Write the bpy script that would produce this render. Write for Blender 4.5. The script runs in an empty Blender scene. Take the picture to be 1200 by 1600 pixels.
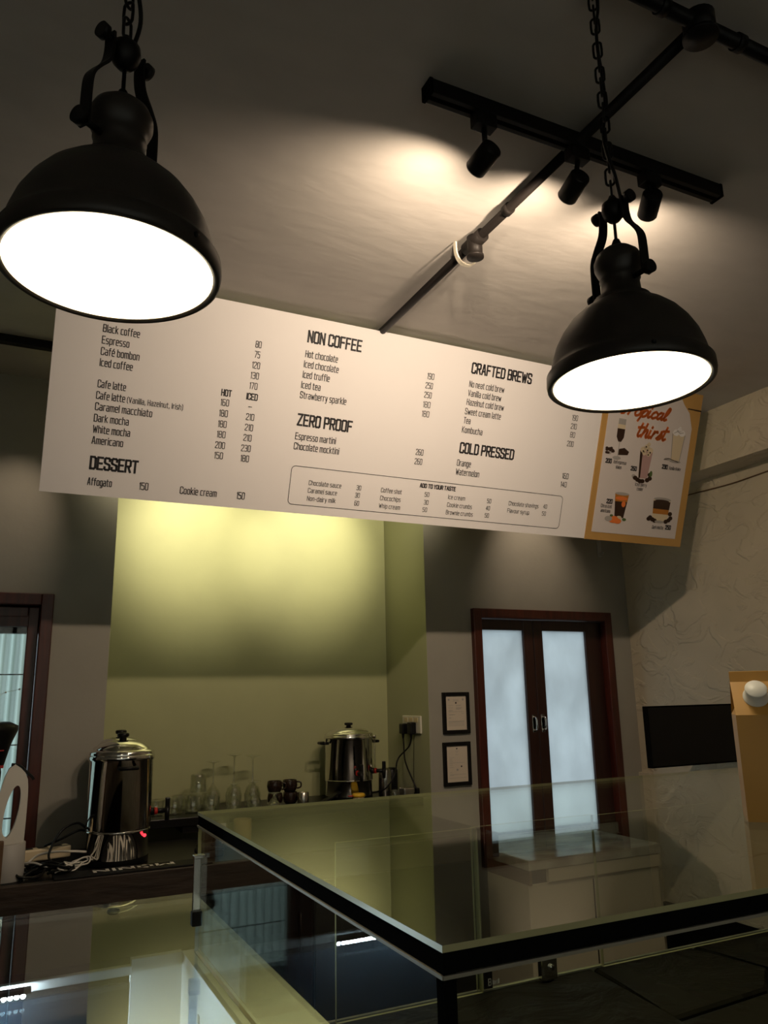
import bpy, bmesh, math, random
from mathutils import Vector, Matrix
random.seed(7)
SC = bpy.context.scene
COL = SC.collection
PI = math.pi
R = math.radians

# ---------------------------------------------------------------- camera
CAM_H, YAW, PITCH, ROLL = 1.5, 26.04, 13.245, -1.125
cd = bpy.data.cameras.new('camera')
cd.sensor_fit = 'VERTICAL'; cd.sensor_height = 36.0; cd.lens = 36.0 * 1212.3 / 1600.0
cd.clip_start = 0.02
co = bpy.data.objects.new('camera', cd); COL.objects.link(co)
_y, _p = R(YAW), R(PITCH)
_f = Vector((math.sin(_y) * math.cos(_p), math.cos(_y) * math.cos(_p), math.sin(_p)))
_r = Vector((math.cos(_y), -math.sin(_y), 0)); _u = _r.cross(_f)
_r2 = _r * math.cos(R(ROLL)) + _u * math.sin(R(ROLL)); _u2 = _u * math.cos(R(ROLL)) - _r * math.sin(R(ROLL))
_m = Matrix((_r2, _u2, -_f)).transposed().to_4x4(); _m.translation = (0, 0, CAM_H)
co.matrix_world = _m
SC.camera = co

# ---------------------------------------------------------------- world, exposure
SC.view_settings.view_transform = 'Standard'; SC.view_settings.look = 'None'
SC.view_settings.gamma = 1.0; SC.view_settings.exposure = 0.0; SC.view_settings.use_curve_mapping = False
w = bpy.data.worlds.new('daylight'); SC.world = w; w.use_nodes = True
w.node_tree.nodes['Background'].inputs[0].default_value = (0.80, 0.90, 0.95, 1)
w.node_tree.nodes['Background'].inputs[1].default_value = 1.7
SC.cycles.max_bounces = 10; SC.cycles.diffuse_bounces = 5; SC.cycles.glossy_bounces = 6
SC.cycles.transmission_bounces = 8; SC.cycles.transparent_max_bounces = 32
SC.cycles.sample_clamp_indirect = 4.0; SC.cycles.caustics_reflective = False; SC.cycles.caustics_refractive = False

# light settings used by the lamp builders below
WARM = (1.0, 0.775, 0.56)
TRACK_W = 25.0          # each track head over the bar
WALL_W = 70.0            # each track head washing the back wall
WALLC = (1.0, 0.88, 0.60)
PENDANT_E = 16.0         # radiance of a pendant's diffuser

# ---------------------------------------------------------------- materials
def mat(name, col, rough=0.6, metal=0.0, spec=0.5, bump=0.0, bscale=20.0, var=0.0, vscale=6.0, col2=None, stretch=None, bdist=0.01, detail=5.0, coat=0.0, sharp=None):
    m = bpy.data.materials.new(name); m.use_nodes = True
    nt = m.node_tree; b = nt.nodes['Principled BSDF']
    b.inputs['Base Color'].default_value = (*col, 1); b.inputs['Roughness'].default_value = rough
    b.inputs['Metallic'].default_value = metal; b.inputs['Specular IOR Level'].default_value = spec
    b.inputs['Coat Weight'].default_value = coat
    if bump or col2 or var:
        tc = nt.nodes.new('ShaderNodeTexCoord'); mp = nt.nodes.new('ShaderNodeMapping')
        nt.links.new(tc.outputs['Object'], mp.inputs[0])
        if stretch: mp.inputs['Scale'].default_value = stretch
    if bump:
        n = nt.nodes.new('ShaderNodeTexNoise'); n.inputs['Scale'].default_value = bscale; n.inputs['Detail'].default_value = detail
        bp = nt.nodes.new('ShaderNodeBump'); bp.inputs['Strength'].default_value = bump; bp.inputs['Distance'].default_value = bdist
        nt.links.new(mp.outputs[0], n.inputs['Vector'])
        if sharp:
            n.inputs['Distortion'].default_value = 1.2
            q = nt.nodes.new('ShaderNodeMapRange'); q.inputs['From Min'].default_value, q.inputs['From Max'].default_value = sharp
            nt.links.new(n.outputs['Fac'], q.inputs['Value']); nt.links.new(q.outputs[0], bp.inputs['Height'])
        else: nt.links.new(n.outputs['Fac'], bp.inputs['Height'])
        nt.links.new(bp.outputs[0], b.inputs['Normal'])
    if col2 or var:
        n = nt.nodes.new('ShaderNodeTexNoise'); n.inputs['Scale'].default_value = vscale; n.inputs['Detail'].default_value = 6
        r = nt.nodes.new('ShaderNodeValToRGB')
        c2 = col2 if col2 else tuple(max(0, c * (1 - var)) for c in col)
        r.color_ramp.elements[0].position = 0.35; r.color_ramp.elements[1].position = 0.68
        r.color_ramp.elements[0].color = (*c2, 1); r.color_ramp.elements[1].color = (*col, 1)
        nt.links.new(mp.outputs[0], n.inputs['Vector']); nt.links.new(n.outputs['Fac'], r.inputs[0])
        nt.links.new(r.outputs[0], b.inputs['Base Color'])
    return m

def thin_glass(name, tint=(0.9, 0.96, 0.9), f0=0.045, rough=0.0, gain=1.0):
    """clear sheet: straight transmission with a fresnel mirror on both faces"""
    m = bpy.data.materials.new(name); m.use_nodes = True; nt = m.node_tree
    nt.nodes.remove(nt.nodes['Principled BSDF']); out = nt.nodes['Material Output']
    N = nt.nodes.new; L = nt.links.new
    g = N('ShaderNodeNewGeometry'); d = N('ShaderNodeVectorMath'); d.operation = 'DOT_PRODUCT'
    L(g.outputs['Incoming'], d.inputs[0]); L(g.outputs['Normal'], d.inputs[1])
    def mth(op, a, b=None):
        q = N('ShaderNodeMath'); q.operation = op
        for i, v in enumerate((a, b)):
            if v is None: continue
            if isinstance(v, (int, float)): q.inputs[i].default_value = v
            else: L(v, q.inputs[i])
        return q.outputs[0]
    c = mth('ABSOLUTE', d.outputs['Value']); c = mth('SUBTRACT', 1.0, c); c = mth('POWER', c, 5.0)
    c = mth('MULTIPLY', c, (1 - f0) * gain); c = mth('ADD', c, f0); c = mth('MINIMUM', c, 1.0)
    t = N('ShaderNodeBsdfTransparent'); t.inputs[0].default_value = (*tint, 1)
    s = N('ShaderNodeBsdfGlossy'); s.inputs['Roughness'].default_value = rough; s.inputs[0].default_value = (1, 1, 1, 1)
    x = N('ShaderNodeMixShader'); L(c, x.inputs[0]); L(t.outputs[0], x.inputs[1]); L(s.outputs[0], x.inputs[2])
    L(x.outputs[0], out.inputs[0])
    return m

def translucent(name, col, gloss=0.05, var=0.25, vscale=5.0, stretch=(1, 1, 1)):
    m = bpy.data.materials.new(name); m.use_nodes = True; nt = m.node_tree
    nt.nodes.remove(nt.nodes['Principled BSDF']); out = nt.nodes['Material Output']
    N = nt.nodes.new; L = nt.links.new
    tc = N('ShaderNodeTexCoord'); mp = N('ShaderNodeMapping'); mp.inputs['Scale'].default_value = stretch
    n = N('ShaderNodeTexNoise'); n.inputs['Scale'].default_value = vscale; n.inputs['Detail'].default_value = 7
    r = N('ShaderNodeValToRGB'); r.color_ramp.elements[0].position = 0.3; r.color_ramp.elements[1].position = 0.62
    r.color_ramp.elements[0].color = (*[c * (1 - var) for c in col], 1); r.color_ramp.elements[1].color = (*col, 1)
    L(tc.outputs['Object'], mp.inputs[0]); L(mp.outputs[0], n.inputs['Vector']); L(n.outputs['Fac'], r.inputs[0])
    t = N('ShaderNodeBsdfTranslucent'); L(r.outputs[0], t.inputs[0])
    d = N('ShaderNodeBsdfDiffuse'); d.inputs[0].default_value = (*[c * 0.6 for c in col], 1)
    x = N('ShaderNodeMixShader'); x.inputs[0].default_value = 0.2; L(t.outputs[0], x.inputs[1]); L(d.outputs[0], x.inputs[2])
    s = N('ShaderNodeBsdfGlossy'); s.inputs['Roughness'].default_value = 0.25
    y = N('ShaderNodeMixShader'); y.inputs[0].default_value = gloss; L(x.outputs[0], y.inputs[1]); L(s.outputs[0], y.inputs[2])
    L(y.outputs[0], out.inputs[0])
    return m

def emit(name, col, e):
    m = bpy.data.materials.new(name); m.use_nodes = True; nt = m.node_tree
    b = nt.nodes['Principled BSDF']; b.inputs['Base Color'].default_value = (*col, 1)
    b.inputs['Emission Color'].default_value = (*col, 1); b.inputs['Emission Strength'].default_value = e
    return m

def diffuser_mat():
    m = bpy.data.materials.new('lamp_diffuser'); m.use_nodes = True; nt = m.node_tree
    b = nt.nodes['Principled BSDF']; b.inputs['Base Color'].default_value = (0.8, 0.75, 0.6, 1)
    tc = nt.nodes.new('ShaderNodeTexCoord'); g = nt.nodes.new('ShaderNodeTexGradient'); g.gradient_type = 'SPHERICAL'
    mp = nt.nodes.new('ShaderNodeMapping'); mp.inputs['Scale'].default_value = (6.9, 6.9, 6.9)
    nt.links.new(tc.outputs['Object'], mp.inputs[0]); nt.links.new(mp.outputs[0], g.inputs[0])
    r = nt.nodes.new('ShaderNodeValToRGB'); r.color_ramp.elements[0].color = (0.10, 0.072, 0.034, 1); r.color_ramp.elements[1].color = (1, 0.86, 0.62, 1)
    r.color_ramp.elements[1].position = 0.55
    nt.links.new(g.outputs['Fac'], r.inputs[0]); nt.links.new(r.outputs[0], b.inputs['Emission Color'])
    b.inputs['Emission Strength'].default_value = PENDANT_E
    return m

M = dict(
    wall=mat('grey_wall_paint', (0.34, 0.325, 0.28), 0.75, bump=0.06, bscale=40, var=0.06),
    green=mat('olive_wall_paint', (0.41, 0.42, 0.225), 0.6, bump=0.05, bscale=30, var=0.05),
    greenside=mat('sage_wall_paint', (0.42, 0.43, 0.28), 0.6, bump=0.05, bscale=30),
    ceiling=mat('ceiling_paint', (0.58, 0.55, 0.51), 0.8, bump=0.10, bscale=9, bdist=0.02, var=0.06, stretch=(1, 2.2, 1)),
    plaster=mat('cream_plaster', (0.60, 0.53, 0.40), 0.8, bump=0.7, bscale=5.5, bdist=0.006, sharp=(.50, .58), var=0.10, vscale=4, detail=4, stretch=(1, 1, 1.4)),
    floor=mat('dark_floor_tile', (0.16, 0.14, 0.115), 0.45, var=0.3),
    roomwall=mat('room_wall_paint', (0.5, 0.45, 0.37), 0.8),
    black=mat('black_metal', (0.0072, 0.0066, 0.0060), 0.45, spec=0.2),
    blackmatte=mat('black_matte', (0.006, 0.006, 0.006), 0.7, spec=0.0),
    lampblack=mat('lamp_black_enamel', (0.026, 0.021, 0.017), 0.42, spec=0.4),
    lampwhite=mat('lamp_white_enamel', (0.8, 0.74, 0.6), 0.4),
    pipe=mat('black_pipe', (0.012, 0.010, 0.009), 0.45, spec=0.15),
    silver=mat('silver_clamp', (0.85, 0.8, 0.65), 0.3, metal=0.3),
    board=mat('board_white', (0.78, 0.76, 0.76), 0.55),
    ink=mat('black_ink', (0.014, 0.013, 0.016), 0.6),
    tan=mat('tan_board', (0.50, 0.29, 0.085), 0.55, var=0.12, vscale=3),
    paper=mat('poster_paper', (0.62, 0.57, 0.55), 0.5),
    orange=mat('orange_ink', (0.72, 0.18, 0.035), 0.5),
    coffee=mat('coffee_ink', (0.03, 0.012, 0.006), 0.5),
    amber=mat('amber_ink', (0.42, 0.16, 0.02), 0.5),
    cream=mat('cream_ink', (0.62, 0.52, 0.36), 0.5),
    pinkink=mat('berry_ink', (0.42, 0.27, 0.26), 0.5),
    greyink=mat('grey_ink', (0.36, 0.34, 0.32), 0.5),
    greenink=mat('leaf_ink', (0.07, 0.12, 0.03), 0.5),
    wood=mat('red_brown_wood', (0.085, 0.017, 0.009), 0.35, var=0.45, vscale=8, stretch=(6, 6, 0.5)),
    darkwood=mat('dark_sash_wood', (0.035, 0.011, 0.007), 0.4, var=0.4, vscale=8, stretch=(6, 6, 0.5)),
    apron=mat('rough_brown_wood', (0.045, 0.030, 0.021), 0.6, bump=0.4, bscale=14, var=0.55, vscale=9, stretch=(0.6, 1, 3)),
    worktop=mat('black_worktop', (0.0072, 0.0066, 0.0060), 0.3, spec=0.2),
    void=mat('dark_laminate', (0.0048, 0.0048, 0.0048), 0.5, spec=0.2),
    marble=mat('veined_marble', (0.70, 0.67, 0.58), 0.16, col2=(0.20, 0.18, 0.15), vscale=4.5, stretch=(1.0, 1.8, 1)),
    laminate=mat('cream_laminate', (0.58, 0.51, 0.40), 0.5),
    chrome=mat('polished_steel', (0.78, 0.76, 0.72), 0.06, metal=1.0),
    steel=mat('brushed_steel', (0.6, 0.57, 0.52), 0.25, metal=1.0),
    plastic=mat('black_plastic', (0.0072, 0.0072, 0.0072), 0.35, spec=0.2),
    red=mat('red_plastic', (0.45, 0.02, 0.015), 0.4),
    led_red=emit('red_indicator', (1.0, 0.04, 0.06), 2.0),
    led=emit('cool_led', (0.75, 0.9, 1.0), 1000.0),
    white=mat('white_plastic', (0.72, 0.69, 0.62), 0.4),
    greyplastic=mat('pale_grey_plastic', (0.42, 0.41, 0.39), 0.5),
    ivory=mat('ivory_plastic', (0.70, 0.58, 0.38), 0.45),
    kraft=mat('kraft_carton', (0.50, 0.26, 0.05), 0.45, var=0.08),
    yellow=mat('yellow_plastic', (0.75, 0.45, 0.03), 0.4),
    brownglaze=mat('brown_glaze', (0.022, 0.012, 0.008), 0.15),
    rubber=mat('black_rubber', (0.0072, 0.0072, 0.0072), 0.6, spec=0.2),
    matink=mat('white_mat_print', (0.75, 0.72, 0.66), 0.5),
    slate=mat('dark_slate', (0.020, 0.017, 0.010), 0.6, spec=0.08, bump=1.0, bscale=6, var=0.5, vscale=5, bdist=0.006, sharp=(.42, .62)),
    joint=mat('slate_joint', (0.008, 0.008, 0.006), 0.8),
    lightjoint=mat('grey_sealant', (0.28, 0.26, 0.20), 0.6),
    casewhite=mat('white_case_lining', (0.75, 0.78, 0.78), 0.35),
    casedark=mat('dark_case_lining', (0.010, 0.014, 0.020), 0.35, spec=0.3),
    alu=mat('aluminium', (0.7, 0.7, 0.7), 0.3, metal=0.8),
    glassedge=mat('glass_edge', (0.45, 0.42, 0.22), 0.35, spec=0.2),
    glass=thin_glass('sheet_glass', (0.95, 0.975, 0.95), 0.04, gain=0.55),
    topglass=thin_glass('counter_glass', (0.94, 0.975, 0.93), 0.045, gain=0.8),
    caseglass=thin_glass('tinted_case_glass', (0.84, 0.88, 0.86), 0.17),
    cup=thin_glass('drinking_glass', (0.93, 0.94, 0.91), 0.20),
    frost=translucent('frosted_pane', (0.80, 0.85, 0.87), 0.05, 0.16, 6, (1, 1, 0.6)),
    curtain=translucent('pale_curtain', (0.46, 0.56, 0.54), 0.0, 0.2, 9, (3, 1, 0.3)),
    roomglass=translucent('room_window_pane', (0.74, 0.70, 0.63), 0.05, 0.05),
    drink=mat('amber_drink', (0.42, 0.17, 0.03), 0.3),
    tea=mat('pale_tea_glass', (0.36, 0.26, 0.10), 0.3),
    cloth=mat('black_cloth', (0.015, 0.014, 0.013), 0.9, bump=0.3, bscale=60),
    brown=mat('brown_card', (0.12, 0.065, 0.03), 0.7),
)
M['diffuser'] = diffuser_mat()

# ---------------------------------------------------------------- mesh helpers
class B:
    def __init__(self): self.bm = bmesh.new(); self.mats = []
    def mi(self, m):
        if m not in self.mats: self.mats.append(m)
        return self.mats.index(m)
    def face(self, pts, m, smooth=False):
        vs = [self.bm.verts.new(p) for p in pts]
        f = self.bm.faces.new(vs); f.material_index = self.mi(m); f.smooth = smooth; return f
    def box(self, x0, x1, y0, y1, z0, z1, m, bevel=0.0, sidemat=None):
        x0, x1 = sorted((x0, x1)); y0, y1 = sorted((y0, y1)); z0, z1 = sorted((z0, z1))
        r = bmesh.ops.create_cube(self.bm, size=1.0, matrix=Matrix.Translation(((x0 + x1) / 2, (y0 + y1) / 2, (z0 + z1) / 2)) @ Matrix.Diagonal((x1 - x0, y1 - y0, z1 - z0, 1)))
        fs = list({f for v in r['verts'] for f in v.link_faces})
        for f in fs: f.material_index = self.mi(m)
        if bevel:
            es = list({e for v in r['verts'] for e in v.link_edges})
            q = bmesh.ops.bevel(self.bm, geom=es, offset=bevel, segments=2, profile=0.5, affect='EDGES')
            for f in q['faces']: f.material_index = self.mi(m)
        return self
    def cyl(self, p, q, r0, m, r1=None, n=20, caps=True):
        p, q = Vector(p), Vector(q); r1 = r0 if r1 is None else r1
        d = (q - p).normalized(); a = d.orthogonal().normalized(); b = d.cross(a)
        A = [self.bm.verts.new(p + (a * math.cos(t) + b * math.sin(t)) * r0) for t in [2 * PI * i / n for i in range(n)]]
        C = [self.bm.verts.new(q + (a * math.cos(t) + b * math.sin(t)) * r1) for t in [2 * PI * i / n for i in range(n)]]
        k = self.mi(m)
        for i in range(n):
            f = self.bm.faces.new((A[i], A[(i + 1) % n], C[(i + 1) % n], C[i])); f.material_index = k; f.smooth = True
        if caps:
            f = self.bm.faces.new(A[::-1]); f.material_index = k
            f = self.bm.faces.new(C); f.material_index = k
        return self
    def lathe(self, prof, m, n=40, c=(0, 0, 0), axis=None):
        """prof: (radius, height) list; r = 0 closes"""
        k = self.mi(m); rings = []
        Mx = Matrix.Translation(c)
        if axis is not None: Mx = Mx @ Vector(axis).to_track_quat('Z', 'Y').to_matrix().to_4x4()
        for r, z in prof:
            if r < 1e-6: rings.append([self.bm.verts.new(Mx @ Vector((0, 0, z)))])
            else: rings.append([self.bm.verts.new(Mx @ Vector((r * math.cos(2 * PI * i / n), r * math.sin(2 * PI * i / n), z))) for i in range(n)])
        for a, b in zip(rings, rings[1:]):
            for i in range(n):
                j = (i + 1) % n
                if len(a) == 1 and len(b) == 1: continue
                if len(a) == 1: vs = (a[0], b[j], b[i])
                elif len(b) == 1: vs = (a[i], a[j], b[0])
                else: vs = (a[i], a[j], b[j], b[i])
                f = self.bm.faces.new(vs); f.material_index = k; f.smooth = True
        return self
    def tube(self, pts, r, m, n=10, smooth=True, closed=False):
        if smooth and len(pts) > 2: pts = catmull(pts, 6, closed)
        pts = [Vector(p) for p in pts]; k = self.mi(m); rings = []; a = None; N = len(pts)
        for i, p in enumerate(pts):
            if closed: t = (pts[(i + 1) % N] - pts[i - 1])
            else: t = pts[min(i + 1, N - 1)] - pts[max(i - 1, 0)]
            t.normalize()
            a = t.orthogonal().normalized() if a is None else (a - t * a.dot(t)).normalized()
            b = t.cross(a)
            rings.append([self.bm.verts.new(p + (a * math.cos(2 * PI * j / n) + b * math.sin(2 * PI * j / n)) * r) for j in range(n)])
        pr = list(zip(rings, rings[1:])) + ([(rings[-1], rings[0])] if closed else [])
        for A, C in pr:
            for j in range(n):
                f = self.bm.faces.new((A[j], A[(j + 1) % n], C[(j + 1) % n], C[j])); f.material_index = k; f.smooth = True
        if not closed:
            for rg in (rings[0][::-1], rings[-1]):
                f = self.bm.faces.new(rg); f.material_index = k
        return self
    def prism(self, poly, fn, d0, d1, m):
        """poly of (a, b) pairs extruded along the third axis; fn(a, b, d) -> point"""
        k = self.mi(m); n = len(poly)
        A = [self.bm.verts.new(fn(a, b, d0)) for a, b in poly]; C = [self.bm.verts.new(fn(a, b, d1)) for a, b in poly]
        for i in range(n):
            f = self.bm.faces.new((A[i], A[(i + 1) % n], C[(i + 1) % n], C[i])); f.material_index = k
        for rg in (A[::-1], C):
            f = self.bm.faces.new(rg); f.material_index = k
        return self
    def strap(self, path, side, wdt, th, m):
        """flat bar along path, 'side' is the direction of its width"""
        path = [Vector(p) for p in catmull(path, 5)]; s = Vector(side).normalized(); k = self.mi(m); rings = []
        for i, p in enumerate(path):
            t = (path[min(i + 1, len(path) - 1)] - path[max(i - 1, 0)]).normalized(); nn = t.cross(s).normalized()
            rings.append([self.bm.verts.new(p + s * (a * wdt / 2) + nn * (b * th / 2)) for a, b in ((-1, -1), (1, -1), (1, 1), (-1, 1))])
        for A, C in zip(rings, rings[1:]):
            for j in range(4):
                f = self.bm.faces.new((A[j], A[(j + 1) % 4], C[(j + 1) % 4], C[j])); f.material_index = k
        for rg in (rings[0][::-1], rings[-1]):
            f = self.bm.faces.new(rg); f.material_index = k
        return self
    def ball(self, c, r, m, n=16):
        return self.lathe([(r * math.sin(PI * i / 10), -r * math.cos(PI * i / 10)) for i in range(11)], m, n, c)
    def build(self, name, parent=None, fix=True):
        if fix: bmesh.ops.recalc_face_normals(self.bm, faces=self.bm.faces)
        me = bpy.data.meshes.new(name); self.bm.to_mesh(me); self.bm.free()
        for m in self.mats: me.materials.append(m)
        o = bpy.data.objects.new(name, me); COL.objects.link(o)
        if parent is not None: o.parent = parent
        return o

def catmull(P, seg=6, closed=False):
    P = [Vector(p) for p in P]; n = len(P); out = []
    for i in range(n if closed else n - 1):
        if closed: a, b, c, d = P[i - 1], P[i], P[(i + 1) % n], P[(i + 2) % n]
        else: a, b, c, d = P[max(i - 1, 0)], P[i], P[i + 1], P[min(i + 2, n - 1)]
        for s in range(seg):
            t = s / seg
            out.append(0.5 * ((2 * b) + (c - a) * t + (2 * a - 5 * b + 4 * c - d) * t * t + (3 * b - a - 3 * c + d) * t ** 3))
    if not closed: out.append(P[-1])
    return out

def tag(o, label, cat, group=None):
    o['label'] = label; o['category'] = cat
    if group: o['group'] = group
    return o
def thing(name, label, cat, loc=(0, 0, 0), rot=(0, 0, 0), group=None):
    o = bpy.data.objects.new(name, None); COL.objects.link(o); o.empty_display_size = 0.05
    o.location = loc; o.rotation_euler = rot
    return tag(o, label, cat, group)
def struct(o): o['kind'] = 'structure'; return o
def copy_tree(o, loc, rotz=None, label=None, parent=None):
    c = o.copy(); COL.objects.link(c); c.parent = parent
    if parent is None:
        c.location = loc
        if rotz is not None: c.rotation_euler = (o.rotation_euler[0], o.rotation_euler[1], rotz)
        if label: c['label'] = label
    for ch in list(o.children): copy_tree(ch, None, parent=c)
    return c

# ---------------------------------------------------------------- room geometry (metres)
H = 2.874                 # ceiling
YB, YN = 3.5, 3.97        # back wall, back of the niche
NX0, NX1 = 0.403, 1.938   # niche
XR, XL, YF = 3.294, -2.4, -2.6
WB = 0.80                 # sill of the back windows
W1 = (-0.62, 0.174, WB, 1.932); W2 = (2.207, 3.14, WB, 1.935)

struct(B().box(XL, XR + .3, YF, YN + .2, -0.1, 0, M['floor']).build('floor'))
struct(B().box(XL - .2, XR + .3, YF - .2, YN + .2, H, H + .12, M['ceiling']).build('ceiling'))
b = B()
def wall_with_hole(b, x0, x1, y0, y1, hole, m):
    b.box(x0, hole[0], y0, y1, 0, H, m); b.box(hole[1], x1, y0, y1, 0, H, m)
    b.box(hole[0], hole[1], y0, y1, 0, hole[2], m); b.box(hole[0], hole[1], y0, y1, hole[3], H, m)
wall_with_hole(b, XL, NX0, YB, YB + .2, W1, M['wall'])
wall_with_hole(b, NX1, XR, YB, YB + .2, W2, M['wall'])
struct(b.build('wall_back'))
b = B(); b.box(NX0 - .02, NX1 + .02, YN, YN + .12, 0, H, M['green'])
b.box(NX0 - .02, NX0 + .0015, YB + .001, YN, 0, H, M['green']); b.box(NX1 - .0015, NX1 + .02, YB + .001, YN, 0, H, M['greenside'])
struct(b.build('wall_niche'))
struct(B().box(XR, XR + .2, YF, YB + .2, 0, H, M['plaster']).build('wall_right'))
struct(B().box(XL - .2, XL, YF, YB + .2, 0, H, M['roomwall']).build('wall_left'))
b = B()
WF = (-2.3, 2.3, 0.25, 2.6)
b.box(XL, WF[0], YF - .2, YF, 0, H, M['roomwall']); b.box(WF[1], XR, YF - .2, YF, 0, H, M['roomwall'])
b.box(WF[0], WF[1], YF - .2, YF, 0, WF[2], M['roomwall']); b.box(WF[0], WF[1], YF - .2, YF, WF[3], H, M['roomwall'])
struct(b.build('wall_front'))
# plaster downstand beam along the right wall, plaster strip in the corner, black skirting
struct(B().box(3.13, XR, YF, YB, 2.584, H, M['plaster']).build('trim_1'))
struct(B().box(XR - .025, XR, 3.415, YB, 0, 1.05, M['plaster']).build('trim_2'))
struct(B().box(XR - .02, XR, YF, 3.41, 0, 0.40, M['blackmatte']).build('baseboard_right'))

# ---------------------------------------------------------------- windows
def frame_ring(b, x0, x1, z0, z1, wd, y0, y1, m, bev=0.004):
    b.box(x0, x0 + wd, y0, y1, z0, z1, m, bev); b.box(x1 - wd, x1, y0, y1, z0, z1, m, bev)
    b.box(x0 + wd, x1 - wd, y0, y1, z1 - wd, z1, m, bev); b.box(x0 + wd, x1 - wd, y0, y1, z0, z0 + wd, m, bev)

# left window: dark wooden frame, clear pane, pale curtain and two thin bars behind
b = B(); frame_ring(b, W1[0], W1[1], W1[2] - .1, W1[3], 0.048, YB - .03, YB + .12, M['wood'])
win1 = struct(b.build('window_1'))
b = B(); frame_ring(b, W1[0] + .05, W1[1] - .05, W1[2] - .05, W1[3] - .052, 0.042, YB + .02, YB + .075, M['wood']); b.box(W1[0] + .06, W1[1] - .06, YB + .021, YB + .074, W1[3] - .132, W1[3] - .08, M['wood'], .002)
b.build('sash', win1)
b = B(); b.box(W1[0] + .08, W1[1] - .08, YB + .045, YB + .051, W1[2] - .02, W1[3] - .08, M['glass']); b.build('pane', win1)
b = B(); k = b.mi(M['curtain']); n = 90; xs = [W1[0] + .02 + (W1[1] - W1[0] - .095) * i / n for i in range(n + 1)]
for a_, c_ in zip(range(n), range(1, n + 1)):
    ya = YB + .15 + .016 * math.sin(a_ * 1.25); yc = YB + .15 + .016 * math.sin(c_ * 1.25)
    f = b.face([(xs[a_], ya, W1[2] - .02), (xs[c_], yc, W1[2] - .02), (xs[c_], yc, W1[3]), (xs[a_], ya, W1[3])], M['curtain'], True)
bmesh.ops.remove_doubles(b.bm, verts=b.bm.verts, dist=1e-5)
b.build('curtain', win1, fix=False)
B().box(W1[0] + .02, W1[1] - .02, YB + .085, YB + .125, W1[3] - .155, W1[3] - .002, M['void']).build('blind_box', win1)
for z in (1.05, 1.33, 1.61):
    b = B(); b.cyl((W1[0] + .05, YB + .105, z), (W1[1] - .03, YB + .105, z), .0025, M['blackmatte'], n=8); b.build('window_bar', win1)
b = B()
for i in range(9): b.ball((W1[1] - .10 - i * .05, YB + .10, 1.52 + .03 * math.cos(i * .9) - .0), .004, M['white'], 8)
b.tube([(W1[1] - .06, YB + .10, 1.57)] + [(W1[1] - .10 - i * .05, YB + .10, 1.52 + .03 * math.cos(i * .9)) for i in range(9)], .0008, M['white'], 5)
b.build('bead_string', win1)

# right window: double casement with frosted panes and two pulls
b = B(); frame_ring(b, W2[0], W2[1], W2[2] - .1, W2[3], 0.050, YB - .03, YB + .1, M['wood'])
win2 = struct(b.build('window_2'))
for sx0, sx1, px0, px1 in ((2.2575, 2.612, 2.285, 2.549), (2.616, 3.0895, 2.677, 2.977)):
    b = B(); y0, y1 = YB + .015, YB + .055; z0, z1 = WB - .05, W2[3] - .052
    b.box(sx0, px0, y0, y1, z0, z1, M['darkwood'], .003); b.box(px1, sx1, y0, y1, z0, z1, M['darkwood'], .003)
    b.box(px0, px1, y0, y1, 1.827, z1, M['darkwood'], .003); b.box(px0, px1, y0, y1, z0, WB + .01, M['darkwood'], .003)
    s = b.build('sash', win2)
    B().box(px0 - .005, px1 + .005, YB + .03, YB + .036, WB, 1.832, M['frost']).build('pane', s)
    hx = sx1 - .028 if sx0 < 2.5 else sx0 + .026
    b = B(); b.tube([(hx, y0, 1.37), (hx, y0 - .022, 1.362), (hx, y0 - .026, 1.335), (hx, y0 - .022, 1.308), (hx, y0, 1.30)], .005, M['chrome'])
    b.box(hx - .010, hx + .010, y0 - .003, y0 + .001, 1.29, 1.38, M['chrome'], .001); b.build('handle', s)
# unseen window behind the photographer, enlarged to add fill daylight
b = B(); frame_ring(b, WF[0], WF[1], WF[2], WF[3], .06, YF - .1, YF + .02, M['wood']); [b.box(x - .02, x + .02, YF - .08, YF, WF[2] + .05, WF[3] - .05, M['wood']) for x in (-1.05, .1, 1.25)]
win3 = struct(b.build('window_3'))
B().box(WF[0] + .05, WF[1] - .05, YF - .06, YF - .054, WF[2] + .05, WF[3] - .05, M['roomglass']).build('pane', win3)

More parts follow.
